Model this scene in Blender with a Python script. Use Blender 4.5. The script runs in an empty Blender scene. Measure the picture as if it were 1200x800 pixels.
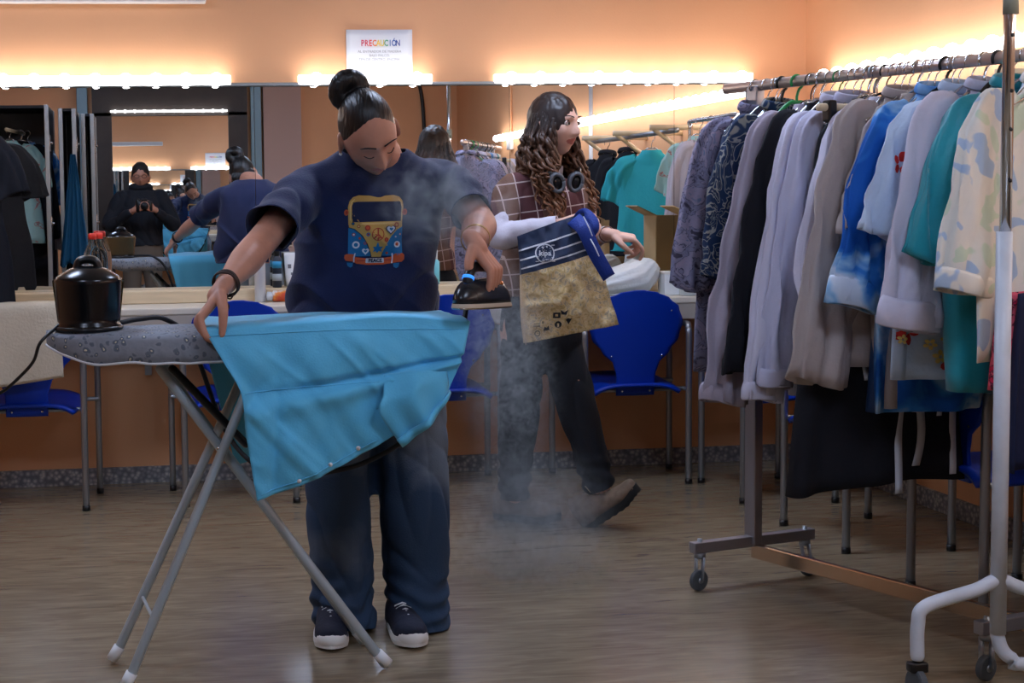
import bpy, bmesh, math, random
import numpy as np
from mathutils import Vector, Matrix, Euler, noise
from mathutils.bvhtree import BVHTree
PI = math.pi
C = bpy.context.scene.collection
random.seed(7)
# ------------------------------------------------------------------ camera model (off-centre crop: lens shift)
FPX = 1750.0
YAW, PIT, ROL = 0.118393, 0.068370, 0.014720
PCX, PCY = 379.76, 358.20
CAM = Vector((0, -6.6, 1.22))
_F = Vector((math.sin(YAW)*math.cos(PIT), math.cos(YAW)*math.cos(PIT), -math.sin(PIT)))
_R0 = Vector((math.cos(YAW), -math.sin(YAW), 0)); _U0 = _R0.cross(_F)
_R = math.cos(ROL)*_R0 - math.sin(ROL)*_U0; _U = math.sin(ROL)*_R0 + math.cos(ROL)*_U0
def ray(px, py): return _F + _R*((px-PCX)/FPX) - _U*((py-PCY)/FPX)
def W(px, py, Y):
    d = ray(px, py); return CAM + d*((Y-CAM.y)/d.y)
def FL(px, py, z=0.0):
    d = ray(px, py); return CAM + d*((z-CAM.z)/d.z)
cam = bpy.data.cameras.new('camera'); camo = bpy.data.objects.new('camera', cam); C.objects.link(camo)
M3 = Matrix((_R, _U, -_F)).transposed()
camo.matrix_world = Matrix.Translation(CAM) @ M3.to_4x4()
cam.sensor_width = 36; cam.lens = FPX*36/1200
cam.shift_x = (600-PCX)/1200; cam.shift_y = -(400-PCY)/1200
cam.clip_start = 0.02
bpy.context.scene.camera = camo

# ------------------------------------------------------------------ materials
def lin(c):
    return tuple(((x/255)/12.92 if x/255 <= .04045 else ((x/255+.055)/1.055)**2.4) for x in c[:3])+(1,)
MATS = {}
def mat(name, col, rough=.6, metal=0, noise_amt=0, nscale=8, bump=0, bscale=60, col2=None, sheen=0, emit=None, estr=0, trans=0, ior=1.45, spec=.5, detail=4, stretch=None):
    if name in MATS: return MATS[name]
    m = bpy.data.materials.new(name); m.use_nodes = True; nt = m.node_tree; b = nt.nodes['Principled BSDF']
    b.inputs['Base Color'].default_value = lin(col); b.inputs['Roughness'].default_value = rough
    b.inputs['Metallic'].default_value = metal; b.inputs['IOR'].default_value = ior
    b.inputs['Specular IOR Level'].default_value = spec
    b.inputs['Transmission Weight'].default_value = trans
    if sheen: b.inputs['Sheen Weight'].default_value = sheen
    if emit:
        b.inputs['Emission Color'].default_value = lin(emit); b.inputs['Emission Strength'].default_value = estr
    N = nt.nodes; L = nt.links
    if noise_amt or bump:
        tc = N.new('ShaderNodeTexCoord'); mp = N.new('ShaderNodeMapping'); L.new(tc.outputs['Object'], mp.inputs[0])
        if stretch: mp.inputs['Scale'].default_value = stretch
    if noise_amt:
        t = N.new('ShaderNodeTexNoise'); t.inputs['Scale'].default_value = nscale; t.inputs['Detail'].default_value = detail
        L.new(mp.outputs[0], t.inputs['Vector'])
        r = N.new('ShaderNodeMapRange'); r.inputs[1].default_value = .35; r.inputs[2].default_value = .65
        L.new(t.outputs[0], r.inputs[0])
        mx = N.new('ShaderNodeMix'); mx.data_type = 'RGBA'
        c1 = lin(col); c2 = lin(col2) if col2 else tuple(x*(1-noise_amt) for x in c1[:3])+(1,)
        mx.inputs[6].default_value = c1; mx.inputs[7].default_value = c2
        L.new(r.outputs[0], mx.inputs[0]); L.new(mx.outputs[2], b.inputs['Base Color'])
    if bump:
        t = N.new('ShaderNodeTexNoise'); t.inputs['Scale'].default_value = bscale; t.inputs['Detail'].default_value = 3
        L.new(mp.outputs[0], t.inputs['Vector'])
        bp = N.new('ShaderNodeBump'); bp.inputs['Strength'].default_value = bump; bp.inputs['Distance'].default_value = .01
        L.new(t.outputs[0], bp.inputs['Height']); L.new(bp.outputs[0], b.inputs['Normal'])
    MATS[name] = m; return m
def ramp_mat(name, stops, scale=10, detail=4, distort=0, rough=.8, kind='noise', stretch=None, bump=.15):
    """base colour from a noise / voronoi / wave value through hard colour stops"""
    if name in MATS: return MATS[name]
    m = bpy.data.materials.new(name); m.use_nodes = True; nt = m.node_tree; N = nt.nodes; L = nt.links; b = N['Principled BSDF']
    b.inputs['Roughness'].default_value = rough; b.inputs['Specular IOR Level'].default_value = .25
    tc = N.new('ShaderNodeTexCoord'); mp = N.new('ShaderNodeMapping'); L.new(tc.outputs['Object'], mp.inputs[0])
    if stretch: mp.inputs['Scale'].default_value = stretch
    if kind == 'noise':
        t = N.new('ShaderNodeTexNoise'); t.inputs['Scale'].default_value = scale; t.inputs['Detail'].default_value = detail
        t.inputs['Distortion'].default_value = distort; out = t.outputs[0]
    elif kind == 'voronoi':
        t = N.new('ShaderNodeTexVoronoi'); t.inputs['Scale'].default_value = scale; out = t.outputs['Distance']
        if distort:
            n2 = N.new('ShaderNodeTexNoise'); n2.inputs['Scale'].default_value = scale*.7; L.new(mp.outputs[0], n2.inputs['Vector'])
            ad = N.new('ShaderNodeVectorMath'); ad.operation = 'MULTIPLY_ADD'; ad.inputs[1].default_value = (distort,)*3
            L.new(n2.outputs[1], ad.inputs[0]); L.new(mp.outputs[0], ad.inputs[2]); L.new(ad.outputs[0], t.inputs['Vector'])
    else:
        t = N.new('ShaderNodeTexWave'); t.inputs['Scale'].default_value = scale; t.inputs['Distortion'].default_value = distort
        t.inputs['Detail'].default_value = detail; out = t.outputs['Fac' if 'Fac' in t.outputs else 0]
    if not t.inputs['Vector'].is_linked: L.new(mp.outputs[0], t.inputs['Vector'])
    r = N.new('ShaderNodeValToRGB'); els = r.color_ramp.elements
    while len(els) > 1: els.remove(els[-1])
    els[0].position = stops[0][0]; els[0].color = lin(stops[0][1])
    for p, c in stops[1:]:
        e = els.new(p); e.color = lin(c)
    L.new(out, r.inputs[0]); L.new(r.outputs[0], b.inputs['Base Color'])
    if bump:
        t2 = N.new('ShaderNodeTexNoise'); t2.inputs['Scale'].default_value = 40; L.new(mp.outputs[0], t2.inputs['Vector'])
        bp = N.new('ShaderNodeBump'); bp.inputs['Strength'].default_value = bump; bp.inputs['Distance'].default_value = .01
        L.new(t2.outputs[0], bp.inputs['Height']); L.new(bp.outputs[0], b.inputs['Normal'])
    MATS[name] = m; return m
chrome = mat('chrome', (200,203,208), .16, 1)
steel = mat('grey_steel', (150,155,160), .35, .85)
alu = mat('brushed_aluminium', (170,178,182), .3, .9)
blackp = mat('black_plastic', (14,15,18), .32)
rubber = mat('grey_rubber', (75,80,85), .6)
white_enamel = mat('white_enamel', (205,212,222), .35, noise_amt=.12, nscale=14)
bluep = mat('blue_plastic', (0,50,165), .42, spec=.4)
birch = mat('pale_wood', (222,200,165), .5, noise_amt=.12, nscale=5, stretch=(1,12,12))
laminate = mat('cream_laminate', (214,205,190), .4)
apron_m = mat('counter_front', (170,160,150), .5)
cardboard = mat('cardboard', (205,175,130), .8, noise_amt=.1)
redp = mat('red_plastic', (225,50,35), .4)
whitep = mat('white_plastic', (225,228,230), .4)
skin1 = mat('skin_tan', (196,140,116), .5, noise_amt=.14, nscale=20, bump=.05, bscale=200)
skin2 = mat('skin_fair', (225,180,160), .5, noise_amt=.1, nscale=20)
lip = mat('lips', (186,112,102), .45)

# ------------------------------------------------------------------ mesh helpers
def obj(name, bm, m, parent=None, smooth=True, loc=None):
    me = bpy.data.meshes.new(name)
    if isinstance(bm, bpy.types.Mesh): me = bm; me.name = name
    else:
        bm.to_mesh(me); bm.free()
    if smooth: me.polygons.foreach_set('use_smooth', [True]*len(me.polygons))
    if m is not None:
        if len(me.materials): me.materials.clear()
        for k in (m if isinstance(m, (list, tuple)) else [m]): me.materials.append(k)
    o = bpy.data.objects.new(name, me); C.objects.link(o)
    if parent is not None:
        o.parent = parent
    if loc is not None: o.location = loc
    return o
def tag(o, label, cat, group=None, kind=None):
    if label: o['label'] = label
    if cat: o['category'] = cat
    if group: o['group'] = group
    if kind: o['kind'] = kind
    return o
def thing(name, label, cat, loc=(0,0,0), rz=0, group=None):
    o = bpy.data.objects.new(name, None); C.objects.link(o); o.location = loc; o.rotation_euler = (0,0,rz)
    o.empty_display_size = .1
    return tag(o, label, cat, group)
def dup(root, loc=None, rz=None, label=None, group=None):
    def cp(o, par):
        c = o.copy(); C.objects.link(c); c.parent = par
        for ch in list(o.children): cp(ch, c)
        return c
    r = cp(root, None)
    if loc is not None: r.location = loc
    if rz is not None: r.rotation_euler = (0,0,rz)
    if label: r['label'] = label
    if group: r['group'] = group
    return r
def BM(): return bmesh.new()
def box(bm, c, s, rot=None, bev=0):
    r = bmesh.ops.create_cube(bm, size=1)
    vs = r['verts']
    bmesh.ops.scale(bm, vec=s, verts=vs)
    if bev:
        es = list({e for v in vs for e in v.link_edges})
        rr = bmesh.ops.bevel(bm, geom=es, offset=bev, segments=2, affect='EDGES', profile=.5)
        vs = list({v for f in rr['faces'] for v in f.verts} | {v for v in vs if v.is_valid})
    if rot is not None: bmesh.ops.rotate(bm, cent=(0,0,0), matrix=rot, verts=vs)
    bmesh.ops.translate(bm, vec=c, verts=vs)
    return vs
def catmull(pts, n=6):
    pts = [Vector(p) for p in pts]
    if len(pts) < 3: return pts
    P = [2*pts[0]-pts[1]]+pts+[2*pts[-1]-pts[-2]]
    out = []
    for i in range(1, len(P)-2):
        for k in range(n):
            t = k/n; a,b,c,d = P[i-1],P[i],P[i+1],P[i+2]
            out.append(.5*((2*b)+(c-a)*t+(2*a-5*b+4*c-d)*t*t+(-a+3*b-3*c+d)*t*t*t))
    out.append(pts[-1]); return out
def interp(vals, n):
    """resample list of numbers to match catmull(pts, k) length n"""
    m = len(vals)-1; out = []
    for i in range(n):
        t = i/(n-1)*m; j = min(int(t), m-1); f = t-j; f = f*f*(3-2*f)
        out.append(vals[j]*(1-f)+vals[j+1]*f)
    return out
def frames(pts, up=None):
    T = []
    for i in range(len(pts)):
        a = pts[max(i-1,0)]; b = pts[min(i+1,len(pts)-1)]; t = (b-a)
        T.append(t.normalized() if t.length > 1e-9 else Vector((0,0,1)))
    if up is None:
        up = Vector((1,0,0)) if abs(T[0].x) < .8 else Vector((0,1,0))
    n = (Vector(up)-T[0]*Vector(up).dot(T[0])).normalized(); F = []
    for t in T:
        n = (n-t*n.dot(t)).normalized(); F.append((n, t.cross(n)))
    return T, F
def tube(bm, pts, r, seg=10, cap='round', up=None, r2=None, disp=None, close=True):
    """loft of ellipses along pts; r along the up axis, r2 across it; hemispherical, flat or open ends"""
    pts = [Vector(p) for p in pts]; n = len(pts)
    R = list(r) if isinstance(r, (list, tuple)) else [r]*n
    R2 = (list(r2) if isinstance(r2, (list, tuple)) else [r2]*n) if r2 is not None else R
    T, F = frames(pts, up)
    seq = []
    if cap == 'round':
        for a in (80, 55, 28):
            a = math.radians(a); k = math.cos(a)
            seq.append((pts[0]-T[0]*math.sin(a)*min(R[0],R2[0]), R[0]*k, R2[0]*k, F[0]))
    for p, a, b, f in zip(pts, R, R2, F): seq.append((p, a, b, f))
    if cap == 'round':
        for a in (28, 55, 80):
            a = math.radians(a); k = math.cos(a)
            seq.append((pts[-1]+T[-1]*math.sin(a)*min(R[-1],R2[-1]), R[-1]*k, R2[-1]*k, F[-1]))
    rings = []
    for i, (p, a, b, f) in enumerate(seq):
        ring = []
        for k in range(seg):
            th = 2*PI*k/seg
            q = p+f[0]*a*math.cos(th)+f[1]*b*math.sin(th)
            if disp: q = q+disp(q, (q-p), i/(len(seq)-1), th)
            ring.append(bm.verts.new(q))
        rings.append(ring)
    for a, b in zip(rings, rings[1:]):
        for k in range(seg):
            bm.faces.new((a[k], a[(k+1)%seg], b[(k+1)%seg], b[k]))
    if cap != 'open':
        bm.faces.new(rings[0][::-1]); bm.faces.new(rings[-1])
    return rings
def hloft(bm, secs, seg=40, cap=True, disp=None, power=2.0):
    """horizontal sections (x, y, z, rx, ry)"""
    rings = []
    for i, s in enumerate(secs):
        x,y,z,rx,ry = s[:5]; ring = []
        for k in range(seg):
            th = 2*PI*k/seg; c, sn = math.cos(th), math.sin(th)
            q = Vector((x+rx*math.copysign(abs(c)**(2/power), c), y+ry*math.copysign(abs(sn)**(2/power), sn), z))
            if disp: q = q+disp(q, i/(len(secs)-1), th)
            ring.append(bm.verts.new(q))
        rings.append(ring)
    for a, b in zip(rings, rings[1:]):
        for k in range(seg): bm.faces.new((a[k], a[(k+1)%seg], b[(k+1)%seg], b[k]))
    if cap:
        bm.faces.new(rings[0][::-1]); bm.faces.new(rings[-1])
    return rings
def resec(secs, n):
    """catmull through section tuples"""
    A = np.array(secs, float); m = len(A); out = []
    P = np.vstack([2*A[0]-A[1], A, 2*A[-1]-A[-2]])
    for i in range(1, m):
        for k in range(n):
            t = k/n; a,b,c,d = P[i-1],P[i],P[i+1],P[i+2]
            out.append(tuple(.5*((2*b)+(c-a)*t+(2*a-5*b+4*c-d)*t*t+(-a+3*b-3*c+d)*t**3)))
    out.append(tuple(A[-1])); return out
def lathe(bm, prof, c=(0,0,0), seg=28, sx=1, sy=1, rot=None):
    rings = []
    M = rot.to_3x3() if rot is not None else Matrix.Identity(3)
    for r, z in prof:
        rings.append([bm.verts.new(Vector(c)+M@Vector((max(r,1e-4)*math.cos(2*PI*k/seg)*sx, max(r,1e-4)*math.sin(2*PI*k/seg)*sy, z))) for k in range(seg)])
    for a, b in zip(rings, rings[1:]):
        for k in range(seg): bm.faces.new((a[k], a[(k+1)%seg], b[(k+1)%seg], b[k]))
    bm.faces.new(rings[0][::-1]); bm.faces.new(rings[-1])
def ell(bm, c, r, rot=None, seg=24):
    v = bmesh.ops.create_uvsphere(bm, u_segments=seg, v_segments=seg//2+4, radius=1)['verts']
    bmesh.ops.scale(bm, vec=r, verts=v)
    if rot is not None: bmesh.ops.rotate(bm, cent=(0,0,0), matrix=rot, verts=v)
    bmesh.ops.translate(bm, vec=c, verts=v)
    return v
def fuse(bm, voxel=.005, smooth=4, sf=.5):
    """union of closed overlapping pieces into one continuous surface"""
    me = bpy.data.meshes.new('fuse_tmp'); bm.to_mesh(me); bm.free()
    o = bpy.data.objects.new('fuse_tmp', me); C.objects.link(o)
    m = o.modifiers.new('r', 'REMESH'); m.mode = 'VOXEL'; m.voxel_size = voxel
    if smooth:
        s = o.modifiers.new('s', 'SMOOTH'); s.factor = sf; s.iterations = smooth
    dg = bpy.context.evaluated_depsgraph_get(); ev = o.evaluated_get(dg)
    out = bpy.data.meshes.new_from_object(ev, depsgraph=dg)
    bpy.data.objects.remove(o); bpy.data.meshes.remove(me)
    nb = bmesh.new(); nb.from_mesh(out); bpy.data.meshes.remove(out)
    return nb
def cut(bm, p, n, rad=None):
    """remove what lies beyond plane (p, n) within rad of p"""
    p = Vector(p); n = Vector(n).normalized()
    fs = [f for f in bm.faces if rad is None or (f.calc_center_median()-p).length < rad]
    es = {e for f in fs for e in f.edges}; vs = {v for f in fs for v in f.verts}
    bmesh.ops.bisect_plane(bm, geom=list(vs)+list(es)+fs, plane_co=p, plane_no=n, clear_outer=False, dist=1e-5)
    dl = [f for f in bm.faces if (f.calc_center_median()-p).dot(n) > 0 and (rad is None or (f.calc_center_median()-p).length < rad)]
    bmesh.ops.delete(bm, geom=dl, context='FACES')
def ns(p, s, off=0): return noise.noise(Vector((p[0]*s[0]+off, p[1]*s[1]+off*.7, p[2]*s[2]-off)))
def folds(bm, fn):
    bm.normal_update()
    D = [(v, v.normal.copy()*fn(v.co)) for v in bm.verts]
    for v, d in D: v.co += d
def crease(p, s, off=0):
    n = abs(ns(p, s, off)); return (1-min(1, n*2.6))**2
def solid(o, t=.0025):
    m = o.modifiers.new('solid', 'SOLIDIFY'); m.thickness = t; m.offset = -1; return o
def bvh_of(bm): return BVHTree.FromBMesh(bm)
def bvh_obj(o):
    b = bmesh.new(); b.from_mesh(o.data); t = BVHTree.FromBMesh(b); b.free(); return t
def decal(name, polys, O, ux, uz, tgt, parent, off=.0015, size=.006, dirn=None):
    """flat printed shapes laid on a surface; polys = [(material, [(u,v)..])]"""
    ux = Vector(ux); uz = Vector(uz); nrm = Vector(dirn) if dirn else ux.cross(uz).normalized()*-1   # direction of travel onto the surface
    mats = []; bm = BM()
    for i, (m, pts) in enumerate(polys):
        if m not in mats: mats.append(m)
        b = BM(); vs = [b.verts.new((u, v, 0)) for u, v in pts]
        try: b.faces.new(vs)
        except ValueError: b.free(); continue
        bmesh.ops.triangulate(b, faces=b.faces[:])
        for _ in range(4):
            es = [e for e in b.edges if e.calc_length() > size]
            if not es: break
            bmesh.ops.subdivide_edges(b, edges=es, cuts=1); bmesh.ops.triangulate(b, faces=[f for f in b.faces if len(f.verts) > 3])
        mp = {}
        for v in b.verts:
            p = Vector(O)+ux*v.co.x+uz*v.co.y
            h = tgt.ray_cast(p-nrm*.6, nrm) if tgt else (None,)
            if h[0] is None and tgt: h = tgt.find_nearest(p)
            q = (h[0] if h[0] is not None else p)-nrm*(off+i*.00012)
            mp[v] = bm.verts.new(q)
        for f in b.faces:
            try: nf = bm.faces.new([mp[v] for v in f.verts]); nf.material_index = mats.index(m)
            except ValueError: pass
        b.free()
    return obj(name, bm, mats, parent)
def circ(cx, cy, r, n=16, ry=None): return [(cx+r*math.cos(2*PI*k/n), cy+(ry or r)*math.sin(2*PI*k/n)) for k in range(n)]
def textmesh(s, size, bold=0):
    cu = bpy.data.curves.new('t', 'FONT'); cu.body = s; cu.size = size; cu.align_x = 'CENTER'; cu.align_y = 'CENTER'; cu.offset = bold; cu.resolution_u = 2
    o = bpy.data.objects.new('t', cu); C.objects.link(o)
    dg = bpy.context.evaluated_depsgraph_get(); me = bpy.data.meshes.new_from_object(o.evaluated_get(dg))
    bpy.data.objects.remove(o); bm = bmesh.new(); bm.from_mesh(me); bpy.data.meshes.remove(me); return bm
# ================================================================== the room
XL, XR, YF, ZC = -3.2, 3.03, -7.75, 2.8
def struct(name, bm, m, smooth=False):
    o = obj(name, bm, m, smooth=smooth); o['kind'] = 'structure'; return o
# orange wall paint with faint mottling
wallm = mat('orange_wall_paint', (234,176,130), .62, noise_amt=.07, nscale=1.6, bump=.06, bscale=120)
wall2 = mat('lower_wall_paint', (196,112,62), .6, noise_amt=.1, nscale=1.6)
def floor_mat():
    m = bpy.data.materials.new('brown_vinyl_floor'); m.use_nodes = True; N = m.node_tree.nodes; L = m.node_tree.links; b = N['Principled BSDF']
    tc = N.new('ShaderNodeTexCoord'); mp = N.new('ShaderNodeMapping'); mp.inputs['Scale'].default_value = (1, 6.5, 1); L.new(tc.outputs['Object'], mp.inputs[0])
    t = N.new('ShaderNodeTexNoise'); t.inputs['Scale'].default_value = 5; t.inputs['Detail'].default_value = 7; t.inputs['Distortion'].default_value = 1.2; L.new(mp.outputs[0], t.inputs['Vector'])
    r = N.new('ShaderNodeValToRGB'); e = r.color_ramp.elements
    e[0].position = .3; e[0].color = lin((116,102,82)); e[1].position = .72; e[1].color = lin((152,136,111))
    L.new(t.outputs[0], r.inputs[0])
    # thin pale scuffs
    t3 = N.new('ShaderNodeTexNoise'); t3.inputs['Scale'].default_value = 9; t3.inputs['Detail'].default_value = 8; t3.inputs['Roughness'].default_value = .75; t3.inputs['Distortion'].default_value = 2.5
    L.new(mp.outputs[0], t3.inputs['Vector'])
    r3 = N.new('ShaderNodeMapRange'); r3.inputs[1].default_value = .66; r3.inputs[2].default_value = .74; r3.inputs[4].default_value = .45; L.new(t3.outputs[0], r3.inputs[0])
    mx = N.new('ShaderNodeMix'); mx.data_type = 'RGBA'; L.new(r3.outputs[0], mx.inputs[0]); L.new(r.outputs[0], mx.inputs[6]); mx.inputs[7].default_value = lin((170,155,135))
    L.new(mx.outputs[2], b.inputs['Base Color'])
    t2 = N.new('ShaderNodeTexNoise'); t2.inputs['Scale'].default_value = 14; t2.inputs['Detail'].default_value = 4; L.new(mp.outputs[0], t2.inputs['Vector'])
    rr = N.new('ShaderNodeMapRange'); rr.inputs[3].default_value = .17; rr.inputs[4].default_value = .30; L.new(t2.outputs[0], rr.inputs[0]); L.new(rr.outputs[0], b.inputs['Roughness'])
    bp = N.new('ShaderNodeBump'); bp.inputs['Strength'].default_value = .05; bp.inputs['Distance'].default_value = .01; L.new(t2.outputs[0], bp.inputs['Height']); L.new(bp.outputs[0], b.inputs['Normal'])
    b.inputs['Specular IOR Level'].default_value = .9; b.inputs['IOR'].default_value = 1.6
    return m
b = BM(); box(b, ((XL+XR)/2, YF/2, -.05), (XR-XL+.4, -YF+.4, .1)); struct('floor', b, floor_mat())
ceil_m = mat('ceiling_paint', (205,198,188), .8)
b = BM(); box(b, ((XL+XR)/2, YF/2, ZC+.05), (XR-XL+.4, -YF+.4, .1)); struct('ceiling', b, ceil_m)
def wall(name, c, s, m=None):
    b = BM(); box(b, c, s); return struct(name, b, m or wallm)
wall('wall_back', ((XL+XR)/2, .06, ZC/2), (XR-XL+.3, .12, ZC))
wall('wall_front', ((XL+XR)/2, YF-.06, ZC/2), (XR-XL+.3, .12, ZC))
wall('wall_right', (XR+.06, YF/2, ZC/2), (.12, -YF, ZC))
wall('wall_left', (XL-.06, YF/2, ZC/2), (.12, -YF, ZC))
terr = ramp_mat('terrazzo', [(.0,(215,208,198)),(.25,(180,178,175)),(.5,(140,140,144)),(.8,(110,112,118))], scale=55, kind='voronoi', rough=.5, bump=0)
b = BM(); box(b, ((XL+XR)/2, -.008, .036), (XR-XL, .016, .072)); struct('baseboard_back', b, terr)
b = BM(); box(b, (XR-.008, YF/2, .036), (.016, -YF-.04, .072)); struct('baseboard_right', b, terr)
# ------------------------------------------------------------------ mirrors over the back counter
zm0, zm1 = .855, 1.735
mirr = mat('mirror_silver', (238,242,244), .005, 1)
xs = [W(-420,200,0).x, W(299,200,0).x, W(597,200,0).x, W(789,200,0).x, W(873,200,0).x]
mlab = ['long wall mirror reflecting the standing photographer, left end of the row', 'wall mirror behind the head of the ironing person',
        'wall mirror behind the curly-haired person, right of the thin seam', 'narrow end mirror of the row, beside the room corner']
for i in range(4):
    t = thing('wall_mirror', mlab[i], 'mirror', ((xs[i]+xs[i+1])/2, 0, 0), 0, 'mirrors over the back counter')
    w = xs[i+1]-xs[i]-.002
    b = BM(); box(b, (0, -.006, (zm0+zm1)/2), (w, .008, zm1-zm0)); obj('mirror_glass', b, mirr, t, smooth=False)
    b = BM(); box(b, (0, -.001, (zm0+zm1)/2), (w+.0015, .002, zm1-zm0+.004)); obj('backing', b, blackp, t, smooth=False)
b = BM(); box(b, ((xs[0]+xs[-1])/2+.01, -.015, 1.744), (xs[-1]-xs[0]+.03, .028, .016), bev=.004)
tag(obj('mirror_rail', b, alu, smooth=False), 'thin aluminium rail along the top of the back wall mirrors', 'rail')
b = BM(); box(b, (xs[-1]+.012, -.012, (zm0+zm1)/2), (.022, .024, zm1-zm0), bev=.003)
tag(obj('mirror_side_rail', b, alu, smooth=False), 'upright aluminium edge rail at the right end of the mirrors', 'rail')
# ------------------------------------------------------------------ bulb strips
bulb_m = mat('lit_bulb', (255,250,245), .4, emit=(255,250,248), estr=12)
bar_m = mat('lit_strip_housing', (250,250,250), .4, emit=(255,250,247), estr=2.6)
def bulb_mesh():
    b = BM(); lathe(b, [(.0,.036),(.014,.033),(.024,.023),(.029,.010),(.026,-.004),(.017,-.014),(.013,-.02)], seg=14)
    me = bpy.data.meshes.new('bulb'); b.to_mesh(me); b.free(); me.polygons.foreach_set('use_smooth', [True]*len(me.polygons)); me.materials.append(bulb_m); return me
BME = bulb_mesh()
def strip(label, p0, p1, nrm, step=.125, group='bulb strips above the mirrors', k_=1.0):
    p0 = Vector(p0); p1 = Vector(p1); L = (p1-p0).length; d = (p1-p0)/L; c = (p0+p1)/2; nrm = Vector(nrm)
    t = thing('vanity_light_strip', label, 'light', c, 0, group)
    b = BM(); box(b, nrm*.02, (abs(d.x)*L+abs(nrm.x)*.036, abs(d.y)*L+abs(nrm.y)*.036, .042*k_), bev=.004); obj('housing', b, bar_m, t, smooth=False)
    n = min(99, int(L/step)); rot = nrm.to_track_quat('Z', 'Y')
    for k in range(n):
        s = (k-(n-1)/2)*L/n
        o = bpy.data.objects.new('bulb', BME); C.objects.link(o); o.parent = t; o.location = d*s+nrm*(.02+.038*k_); o.scale = (k_,)*3; o.rotation_mode = 'QUATERNION'; o.rotation_quaternion = rot
zs = W(200,98,0).z
strip('long lit bulb strip above the left mirror', (W(-420,98,0).x, 0, zs+.012), (W(270,97,0).x, 0, zs+.012), (0,-1,0))
strip('short lit bulb strip under the paper sign', (W(349,97,0).x, 0, zs+.012), (W(505,97,0).x, 0, zs+.012), (0,-1,0))
strip('lit bulb strip above the curly-haired person', (W(578,96,0).x, 0, zs+.012), (W(879,95,0).x, 0, zs+.012), (0,-1,0))
strip('long lit bulb strip along the right wall above the clothes rack', (XR, -.25, zs-.005), (XR, -5.9, zs-.005), (-1,0,0), step=.13)
strip('lit bulb strip on the front wall over the dark framed mirror', (-.3, YF+.062, 2.11), (.8, YF+.062, 2.11), (0,1,0), step=.09, k_=.45, group='bulb strips on the front wall')
# ------------------------------------------------------------------ back counter
xa, xb = -3.1, XR-.01
b = BM(); box(b, ((xa+xb)/2, -.2205, .785), (xb-xa, .44, .03), bev=.006)
ct = thing('back_counter', 'long cream dressing counter along the back wall under the mirrors', 'counter')
obj('worktop', b, laminate, ct, smooth=False)
b = BM(); box(b, ((xa+xb)/2, -.428, .737), (xb-xa, .018, .066)); obj('apron', b, apron_m, ct, smooth=False)
for k in range(7):
    x = -3.0+k*1.0
    if abs(x-2.0) < .01: x = 1.92
    b = BM(); box(b, (x, -.22, .745), (.03, .39, .045)); box(b, (x, -.018, .62), (.03, .03, .28)); obj('bracket', b, steel, ct, smooth=False)
b = BM(); box(b, ((xs[0]+xb)/2, -.085, .828), (xb-xs[0], .14, .054), bev=.004)
tag(obj('mirror_ledge', b, birch, smooth=False), 'pale wooden ledge running along the foot of the mirrors', 'ledge')
# right wall counter
rc = thing('side_counter', 'cream dressing counter along the right wall behind the clothes rack', 'counter')
b = BM(); box(b, (XR-.245, -2.6, .785), (.47, 4.1, .03), bev=.006); obj('worktop', b, laminate, rc, smooth=False)
b = BM(); box(b, (XR-.47, -2.6, .737), (.018, 4.1, .066)); obj('apron', b, apron_m, rc, smooth=False)
for y in (-1.2, -2.6, -4.0):
    b = BM(); box(b, (XR-.25, y, .75), (.4, .03, .045)); box(b, (XR-.035, y, .62), (.03, .03, .28)); obj('bracket', b, steel, rc, smooth=False)
# white box of unknown use high on the back wall, only its underside shows
wbox = thing('cable_trunking', 'white boxed trunking along the top left of the back wall', 'trunking', (W(-60,2,0).x, 0, W(100,3,-.05).z))
aw = W(244,2,0).x-W(-370,2,0).x
b = BM(); box(b, (0, -.031, .03), (aw, .06, .06), bev=.006); obj('channel', b, whitep, wbox)
b = BM(); box(b, (0, -.0635, .03), (aw-.01, .004, .045), bev=.001); obj('cover', b, mat('grey_plastic',(190,192,195),.5), wbox)
# ------------------------------------------------------------------ paper sign
paper = mat('white_paper', (232,236,242), .7)
s0, s1 = W(405,35,0), W(483,89,0)
cx, cz = (s0.x+s1.x)/2, (s0.z+s1.z)/2; sw, sh = s1.x-s0.x, s0.z-s1.z
sg = thing('paper_sign', 'white paper sign with rainbow heading taped above the short bulb strip', 'sign', (cx, 0, cz))
b = BM(); bmesh.ops.create_grid(b, x_segments=12, y_segments=8, size=.5)
for v in b.verts:
    x, y = v.co.x, v.co.y; v.co = Vector((x*sw, -.006-.006*abs(x)**2*4-.004*max(0,-y), y*sh))
o = obj('sheet', b, paper, sg); solid(o, .0008)
def text_on(bm_, s, size, x, z, y, bold=0):
    t = textmesh(s, size, bold)
    for v in t.verts: v.co = Vector((v.co.x+x, y, v.co.y+z))
    me = bpy.data.meshes.new('x'); t.to_mesh(me); t.free(); bm_.from_mesh(me); bpy.data.meshes.remove(me)
cols = [(200,40,90),(205,50,80),(225,60,60),(235,110,50),(240,200,70),(225,200,60),(60,160,120),(40,110,180),(40,90,170),(50,80,160),(50,60,130)]
word = 'PRECAUCIÓN'; k0 = .0178*sw/.3
for i, ch in enumerate(word):
    b = BM(); text_on(b, ch, .038, 0, 0, 0, .0008)
    for v in b.verts: v.co.x *= .72
    for v in b.verts: v.co += Vector(((i-4.4)*k0+.002, -.017, sh*.2))
    c = cols[i]; obj('letter', b, mat('ink_%d' % i, c, .7), sg, smooth=False)
b = BM()
for i, s in enumerate(['AL ENTRADOR DE MADERA', 'BAJO PALCO,', 'TEN DE CENTRO, ENCIMA,', 'GRACIAS']):
    text_on(b, s, .0155, 0, sh*.2-.036-i*.0175, -.017)
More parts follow.
